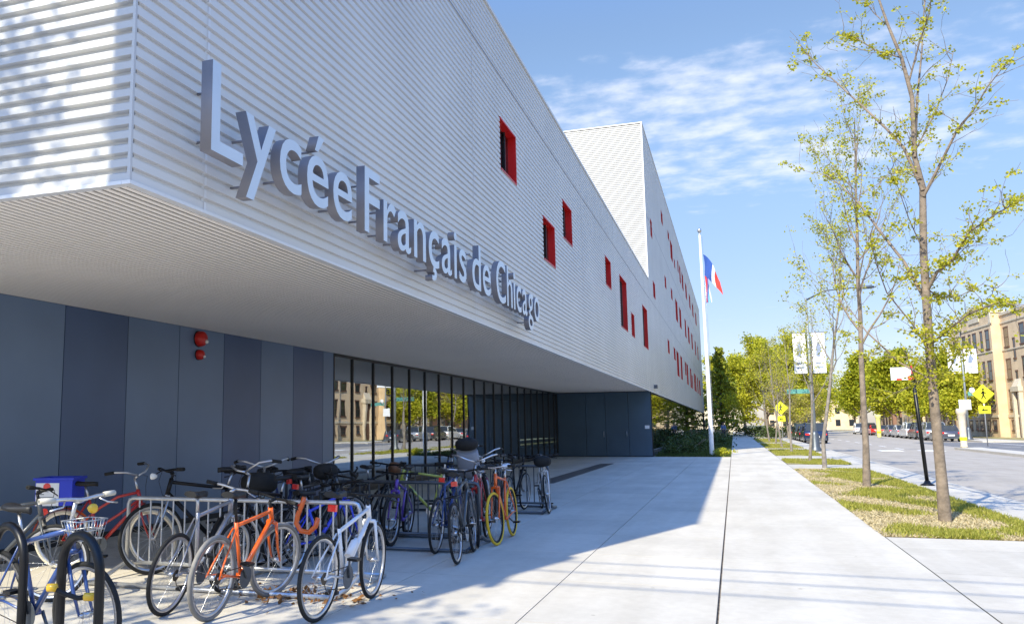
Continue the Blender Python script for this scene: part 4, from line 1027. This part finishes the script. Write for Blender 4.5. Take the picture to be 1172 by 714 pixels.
l1 = banner_pole('tall grey street lamp with two white banners on the near kerb', 4.28,54.6,8.75,2.9,.95,0,6.7,4.4,.68)
b = MB(); b.box((-1.3,-.02,3.25),(-.12,.02,3.5)); b.build('street_name_plate', M['signg'], l1)
l2 = banner_pole('grey lamp pole with two white banners before the tan apartment building', 19.95,92,9.85,0,1.05,4.4,8.2,6.0,1.0)
b = MB(); b.box((.2,-.02,3.95),(1.8,.02,4.3)); b.build('street_name_plate', M['signg'], l2); b = MB(); b.box((-.6,-.14,2.7),(.35,-.11,3.6)); b.build('notice', M['signw'], l2)
def diamond(label, x, y, z, s, grp):
    t = thing('crossing_sign', label, 'road sign', (x,y,0), 0, grp)
    b = MB(); b.tube([(0,.03,0),(0,.03,z+s*.6)], .03, 6); b.build('post', M['steel'], t)
    b = MB(); q = s*.707; b.prism([(0,z-q),(q,z),(0,z+q),(-q,z)], -.012, .0); d = b.build('warning_sign', M['yel'], t)
    b = MB(); k = s/.9       # walking figure
    b.lathe([(.001,-.020),(.07*k,-.0195),(.07*k,-.0135)], (0,0,z+.30*k), 10, 'y')
    def bar(p, q_, w_):
        p, q_ = V((p[0],0,p[1])), V((q_[0],0,q_[1])); dd = (q_-p).normalized(); nn = V((-dd.z,0,dd.x))*w_; 
        b.quad(*[(c.x,-.016,c.z) for c in (p+nn,p-nn,q_-nn,q_+nn)])
    bar((0,z+.2*k),(0,z-.05*k),.06*k); bar((0,z-.05*k),(-.12*k,z-.34*k),.035*k); bar((0,z-.05*k),(.12*k,z-.33*k),.035*k); bar((0,z+.17*k),(-.15*k,z+.0),.028*k); bar((0,z+.17*k),(.15*k,z+.02*k),.028*k)
    b.build('walker_symbol', M['black'], d)
    b = MB(); b.box((-.38*s,-.012,z-1.42*s),(.38*s,0,z-.86*s)); pl = b.build('arrow_plate', M['yel'], t)
    b = MB(); b.box((-.05*s,-.016,z-1.2*s),(.2*s,-.013,z-1.12*s)); b.quad((-.2*s,-.015,z-1.16*s),(-.04*s,-.015,z-1.27*s),(-.04*s,-.015,z-1.05*s)); b.build('arrow', M['black'], pl)
diamond('yellow diamond crossing sign near the tan apartment building', 15.2,65.5,3.35,.88, 'yellow pedestrian crossing signs')
diamond('yellow diamond crossing sign among the small street trees on the near side', 4.5,95,3.15,.95, 'yellow pedestrian crossing signs')
def pillar(label, x, y, h, r, m):
    t = thing('street_pillar', label, 'pillar', (x,y,0), 0)
    b = MB(); b.lathe([(r*.8,0),(r*.8,.1),(r*.72,.15),(r*.78,h*.6),(r*.95,h*.85),(r*1.15,h*.88),(r*1.15,h*.95),(r,h),(.01,h)], (0,0,0), 12); b.build('shaft', m, t)
    b = MB(); b.lathe([(r*.76,h*.18),(r*.80,h*.19),(r*.80,h*.26),(r*.76,h*.27)], (0,0,0), 12); b.build('band', M['yel'], t)
pillar('pale stone pillar at the end of the traffic island', 13.35,63.0,2.4,.26, M['stone']); pillar('pale yellowish pillar beside the parked cars across the street', 15.2,110,2.5,.28,M['yelst'])
b = MB(); b.box((-.3,-.25,0),(.3,.25,.5)); 
t = thing('utility_pole', 'wooden utility pole with power lines behind the photographer', 'utility pole', (-5.29,0.05,0))
b = MB(); b.tube([(0,0,0),(.02,0,5),(.0,0,9.6)], [.22,.20,.16], 12); b.build('pole', M['wood'], t)
b = MB(); b.box((-.06,-1.0,8.55),(.06,1.0,8.68)); b.build('crossarm', M['wood'], t)
for k in (-.85,-.1,.6):
    q = MB(); q.lathe([(.03,0),(.05,.05),(.03,.12),(.001,.13)], (0,k,8.68), 8); q.build('insulator', M['leather'], t)
for i,(k,lb) in enumerate(((-.85,'rear'),(-.1,'middle'),(.6,'front'))):
    q = MB(); q.tube([(-40,.05+k-.4,8.9),(-5.35,.05+k,8.81),(10,.05+k,8.2),(30,.05+k+.3,8.8)], .018, 5); o = q.build('power_line', M['black']); tag(o, lb+'most overhead power line crossing above the sidewalk' if lb != 'middle' else 'middle overhead power line crossing above the sidewalk', 'power line')

# ------------------------------------------------------------------ cars
GL = mat('car_glass', (.03,.035,.04), .15, spec=.35)
def car(label, x, y, rz, col, kind='sedan', group='cars parked along the street'):
    t = thing('parked_car', label, 'car', (x,y,-.12), rad(rz), group)
    pm = paint('car_paint', col, .25, .3)
    if kind == 'sedan': L2, W2_, hb, ht = 2.3,.88,.92,1.45; roof = [(-1.55,hb),(-.85,ht-.03),(-.2,ht),(.35,ht-.03),(1.15,hb)]
    else: L2, W2_, hb, ht = 2.35,.93,1.05,1.75; roof = [(-2.15,hb),(-1.9,ht-.08),(-.6,ht),(.25,ht-.03),(1.05,hb)]
    low = [(-L2,.45),(-L2+.05,.75),(-L2+.12,hb-.05)]; 
    b = MB()
    out = [(-L2+.1,.25),(-L2,.45),(-L2+.02,.75),(-L2+.10,hb-.03),(roof[0][0],hb),(roof[-1][0],hb),(L2-.45,hb-.12),(L2-.08,.72),(L2,.5),(L2-.08,.25)]
    for s_ in (0,): pass
    ring = lambda yy, k, dz: [(px*k, yy, pz+(dz if pz > .6 else 0)) for px,pz in out]
    b.rings([ring(-W2_,.975,-.03), ring(-W2_+.07,1,0), ring(W2_-.07,1,0), ring(W2_,.975,-.03)])
    rf = lambda yy: [(px,yy,pz) for px,pz in roof]
    b.quad(*[(px,-W2_+.22,pz) for px,pz in roof[1:4]],*[(px,W2_-.22,pz) for px,pz in reversed(roof[1:4])])
    for k in (-1,1):      # pillars
        for (a,c) in ((0,1),(4,3)):
            b.tube([(roof[a][0],(W2_-.07)*k,roof[a][1]-.01),(roof[c][0],(W2_-.22)*k,roof[c][1])], .045, 5)
        b.tube([(-.25,(W2_-.06)*k,hb),(-.25,(W2_-.21)*k,ht)], .035, 5)
        b.tube([(px,(W2_-.22)*k,pz) for px,pz in roof[1:4]], .035, 5)
    b.build('body', pm, t)
    b = MB(); i_ = .02
    R0 = [[(px,(W2_-.09)*1 if pz <= hb else (W2_-.235),pz-.008) for px,pz in roof]]
    lft = [(px,(W2_-.09 if pz <= hb else W2_-.235),pz-.012) for px,pz in roof]; rgt = [(px,-yy,pz) for px,yy,pz in lft]
    b.quad(*lft); b.quad(*reversed(rgt)); b.quad(lft[0],lft[1],rgt[1],rgt[0]); b.quad(lft[3],lft[4],rgt[4],rgt[3]); b.build('windows', GL, t)
    for sx_ in (-1.38,1.42):
        for k in (-1,1):
            q = MB(); q.lathe([(.20,-.10),(.32,-.09),(.33,0),(.32,.09),(.20,.10)], (sx_,(W2_-.1)*k,.33), 16, 'y'); w_ = q.build('wheel', M['rubber'], t)
            q = MB(); q.lathe([(.2,.102*k),(.19,.106*k),(.06,.115*k),(.001,.116*k)], (sx_,(W2_-.1)*k,.33), 12, 'y'); q.build('rim', M['alu'], w_)
    for k in (-1,1):
        q = MB(); q.box((L2-.17,k*.7-.2,.62),(L2-.035,k*.7+.2,.75)); q.build('headlight', M['glow'], t)
        q = MB(); q.box((-L2-.008,k*.68-.16,.70),(-L2+.1,k*.68+.16,.84)); q.build('tail_light', M['lampred'], t)
    q = MB(); q.box((-L2-.015,-.26,.5),(-L2-.001,.26,.63)); q.build('number_plate', M['signw'], t)
    q = MB(); q.box((-L2-.03,-.8,.28),(-L2+.05,.8,.44)); q.build('bumper', M['darksteel'], t)
G4 = 'cars parked across the street'; far = [
 ('dark grey sedan parked across the street, nearest and rightmost', (.08,.08,.10),'sedan',17.9,91), ('silver grey hatchback parked across the street, second from the right', (.30,.31,.33),'suv',18.1,97.5),
 ('dark sport utility car parked third from the right across the street', (.05,.05,.06),'suv',18.3,104), ('white sport utility car parked across the street', (.78,.78,.78),'suv',18.5,110.5),
 ('silver sedan parked behind the white sport utility car', (.48,.49,.50),'sedan',18.6,117), ('grey sedan parked behind the pale pillar', (.25,.25,.27),'sedan',18.8,124), ('beige car parked further along across the street', (.34,.28,.20),'sedan',18.9,131),
 ('red car parked across the street', (.55,.03,.02),'sedan',19.0,140), ('dark blue car parked beyond the red one', (.03,.05,.14),'suv',19.0,148), ('white van parked far down the street', (.8,.8,.8),'suv',19.0,157)]
for lb,c,k,x,y in far: car(lb, x, y, 90 if rng.random() < .7 else 88, c, k, G4)
for lb,c,k,x,y in (('dark blue sport utility car parked at the near kerb, closest to the lamp pole', (.015,.03,.08),'suv',6.5,84),('black sedan parked at the near kerb behind the dark blue car', (.02,.02,.022),'sedan',6.5,91),('dark green car third in the near kerb row', (.03,.05,.04),'suv',6.6,98),('dark grey car at the far end of the near kerb row', (.07,.07,.08),'sedan',6.6,105)):
    car(lb, x, y, 90.3, c, k, 'cars parked at the near kerb')
car('red car driving away down the street', 11.2,140,90,(.6,.03,.02),'sedan','cars on the road')

# ------------------------------------------------------------------ apartment building
ap = thing('apartment_building', 'tan brick apartment building of three storeys across the street', 'apartment building', (28.2,87.5,0), rad(4.0))
BX = 26.6
b = MB(); b.box((0,0,-.2),(16,36.5,12.6)); 
b.box((-.7,1.6,-.2),(-.001,7.2,12.4)); b.box((-.9,19.2,-.2),(-.001,29.0,13.0)); b.build('wall', M['tan'], ap)
def cop(x0,y0,x1,y1,z):
    b = MB(); b.box((x0-.12,y0-.12,z),(x1+.12,y1+.12,z+.28)); b.build('parapet', M['stone'], ap)
cop(.0,0,.5,1.45,12.6); cop(-.7,1.6,.5,7.2,12.63); cop(0,7.45,.5,18.95,12.6); cop(-.9,19.2,.5,29.0,13.02); cop(0,29.25,.5,36.4,12.6)
def band(z, t_=.22):
    for (xx,y0,y1) in ((0,0,1.6),(-.7,1.6,7.2),(0,7.2,19.2),(-.9,19.2,29.0),(0,29.0,36.5)):
        b = MB(); b.box((xx-.07,y0+.01,z),(xx-.001,y1-.01,z+t_)); b.build('stone_band', M['stone'], ap)
band(2.05,.25); band(8.9,.12); band(11.75,.16)
for (yy) in (19.2,29.0):
    b = MB(); b.box((-.99,yy-.3,11.9),(-.901,yy+.3,13.5)); b.build('pilaster_cap', M['stone'], ap)
b = MB(); b.prism([(-.99,12.4),(-.905,12.4),(-.905,14.2),(-.99,14.2)], 22.4, 25.8); b.build('gable_stone', M['stone'], ap)
def apwin(xx, yc, z0, z1, w_=1.05):
    f = MB(); f.box((xx-.10,yc-w_/2-.08,z0-.14),(xx-.002,yc+w_/2+.08,z0)); f.box((xx-.05,yc-w_/2-.06,z1),(xx-.002,yc+w_/2+.06,z1+.16))
    f.box((xx-.03,yc-w_/2,z0),(xx-.001,yc-w_/2+.07,z1)); f.box((xx-.03,yc+w_/2-.07,z0),(xx-.001,yc+w_/2,z1)); f.box((xx-.03,yc-w_/2+.07,(z0+z1)/2-.04),(xx-.001,yc+w_/2-.07,(z0+z1)/2+.04)); 
    f = f.build('window', M['wframe'], ap)
    g_ = MB(); g_.quad((xx-.012,yc-w_/2+.05,z0),(xx-.012,yc+w_/2-.05,z0),(xx-.012,yc+w_/2-.05,z1),(xx-.012,yc-w_/2+.05,z1)); g_.build('pane', CG, f)
CG = mat('dark_house_glass', (.025,.03,.035), .12, 0, spec=.8)
for z0,z1 in ((9.3,11.2),(6.0,7.9),(2.9,4.75),(.75,1.65)):
    for xx,yc,w_ in ((-.7,2.6,.9),(-.7,4.4,1.1),(-.7,6.2,.9),(0,9.4,1.2),(0,13.6,1.25),(0,15.9,.55),(0,17.8,1.2),(-.9,20.4,1.1),(-.9,22.2,.7),(-.9,24.4,1.1),(-.9,26.0,.7),(-.9,28,1.1),(0,31.2,1.1),(0,34.4,1.1)):
        if z1 < 5 and 15 < yc < 16.8: continue
        if 15 < yc < 16.8: apwin(xx, yc, z0-1.3, z1-1.3, w_); continue
        apwin(xx, yc, z0, z1, w_)
    for k in range(5):       # windows of the gable towards the side street
        f = MB(); x = 1.8+k*3.0; f.box((x-.55,-.06,z0-.12),(x+.55,-.002,z0)); f.box((x-.5,-.03,z0),(x-.42,-.001,z1)); f.box((x+.42,-.03,z0),(x+.5,-.001,z1)); f = f.build('window', M['wframe'], ap)
        g_ = MB(); g_.quad((x-.45,-.012,z0),(x+.45,-.012,z0),(x+.45,-.012,z1),(x-.45,-.012,z1)); g_.build('pane', CG, f)
b = MB(); b.box((-.35,14.9,0),(-.003,15.25,4.6)); b.box((-.35,16.45,0),(-.003,16.8,4.6)); b.box((-.42,14.8,4.6),(-.003,16.9,5.1)); b.prism([(-.38,5.1),(-.003,5.1),(-.003,5.9)], 15.1, 16.6); po = b.build('portal', M['stone'], ap)
b = MB(); b.box((-.06,15.26,.1),(-.004,16.44,4.5)); b.build('entrance_door', M['wframe'], po)
def house(name, label, x, y, w_, d, h, m, gable, group=None):
    t = thing(name, label, 'house', (x,y,0), 0, group)
    b = MB(); b.box((0,0,-.2),(w_,d,h)); wl = b.build('wall', m, t)
    if gable:
        b = MB(); b.prism([(-.4,h),(w_+.4,h),(w_/2,h+gable)], -.4, d+.4); b.build('roof', M['roof'], t)
    else:
        b = MB(); b.box((-.15,-.15,h),(w_+.15,d+.15,h+.4)); b.build('roof', M['stone'], t)
    n = max(2,int(d/3)); fl = max(1,int(h/3.2))
    for f_ in range(fl):
        for k in range(n):
            yy = (k+.5)*d/n; q = MB(); q.box((-.06,yy-.55,1+f_*3.1),(-.003,yy+.55,2.6+f_*3.1)); q.build('window', CG, t)
        for k in range(max(2,int(w_/3))):
            xx = (k+.5)*w_/max(2,int(w_/3)); q = MB(); q.box((xx-.55,-.06,1+f_*3.1),(xx+.55,-.003,2.6+f_*3.1)); q.build('window', CG, t)
house('brick_house', 'brown brick apartment house behind the trees left of the tan building', 27,127,14,22,10.5,M['brick'],0)
house('brick_house', 'gabled tan house far down the street behind the trees', 27,155,12,14,7,M['tan'],3.5)
house('brick_house', 'far brown house near the end of the street', 27,178,12,20,8,M['brick'],3)
house('brick_house', 'low pale house across the far lawn beyond the conifer', -14,205,16,10,5,M['stone'],2.5)
house('brick_house', 'tan flat-roofed house closing the end of the street', 8,250,22,12,7,M['tan'],0)
# low wall at the end of the far path
t = thing('garden_wall', 'low tan garden wall across the end of the sidewalk', 'wall', (-7,138,0))
b = MB(); b.box((0,0,0),(6.2,.4,.75)); b.build('wall', M['tan'], t); b = MB(); b.box((-.05,-.05,.75),(6.25,.45,.87)); b.build('coping', M['stone'], t)
for i,(x,y,s_,lb) in enumerate(((3.6,104,2.2,'reddish low bush at the end of the sidewalk'),(5.4,112,2.4,'second bush at the end of the sidewalk near the kerb'),(2.7,125,2.5,'bush below the largest yellow-green tree'),(-4.5,136,2.2,'bush in front of the low garden wall'))): rep(s1, lb, x, y, s_, i)

# ------------------------------------------------------------------ a person far along the path
def skin_body(name, m, joints, edges, parent):
    me = bpy.data.meshes.new(name); me.from_pydata([j[0] for j in joints], edges, []); me.materials.append(m)
    o = bpy.data.objects.new(name, me); COL.objects.link(o); o.parent = parent
    md = o.modifiers.new('skin', 'SKIN'); md.use_smooth_shade = True
    for i, j in enumerate(joints): me.skin_vertices[0].data[i].radius = (j[1], j[2] if len(j) > 2 else j[1])
    me.skin_vertices[0].data[0].use_root = True
    s_ = o.modifiers.new('sub', 'SUBSURF'); s_.levels = 1; s_.render_levels = 2
    return o
t = thing('person', 'person in a blue jacket walking by the end of the shaded path', 'person', (-1.15,108,0), rad(160))
J = [((0,0,.95),.13,.10),((0,0,1.2),.135,.10),((0,0,1.42),.14,.09),((0,0,1.52),.055),((0,.01,1.58),.05),((0,.015,1.66),.085,.10),((0,.01,1.76),.06),
     ((.19,0,1.42),.06),((.24,.02,1.15),.048),((.24,.10,.90),.036),((.24,.13,.80),.035),((-.19,0,1.42),.06),((-.24,-.04,1.15),.048),((-.25,.0,.90),.036),((-.25,.03,.80),.035),
     ((.09,0,.88),.095),((.10,.10,.50),.062),((.10,.06,.09),.045),((.10,.20,.03),.035),((-.09,0,.88),.095),((-.10,-.05,.50),.062),((-.10,-.20,.10),.045),((-.10,-.08,.03),.035)]
EG = [(0,1),(1,2),(2,3),(3,4),(4,5),(5,6),(2,7),(7,8),(8,9),(9,10),(2,11),(11,12),(12,13),(13,14),(0,15),(15,16),(16,17),(17,18),(0,19),(19,20),(20,21),(21,22)]
skin_body('body', M['skin'], J, EG, t)
sel = [0,1,2,7,8,9,11,12,13]; mp = {k:i for i,k in enumerate(sel)}
skin_body('jacket', M['denim'], [(J[k][0], J[k][1]+.022, (J[k][2] if len(J[k]) > 2 else J[k][1])+.022) for k in sel], [(mp[a],mp[c]) for a,c in EG if a in mp and c in mp], t)
sel = [0,15,16,17,19,20,21]; mp = {k:i for i,k in enumerate(sel)}
skin_body('trousers', M['dcloth'], [(J[k][0], J[k][1]+.018, (J[k][2] if len(J[k]) > 2 else J[k][1])+.018) for k in sel], [(mp[a],mp[c]) for a,c in EG if a in mp and c in mp], t)
b = MB(); blob(b, (0,-.02,1.735), (.092,.11,.10), 12, 8); b.build('hair', M['hair'], t)
bpy.context.view_layer.update()
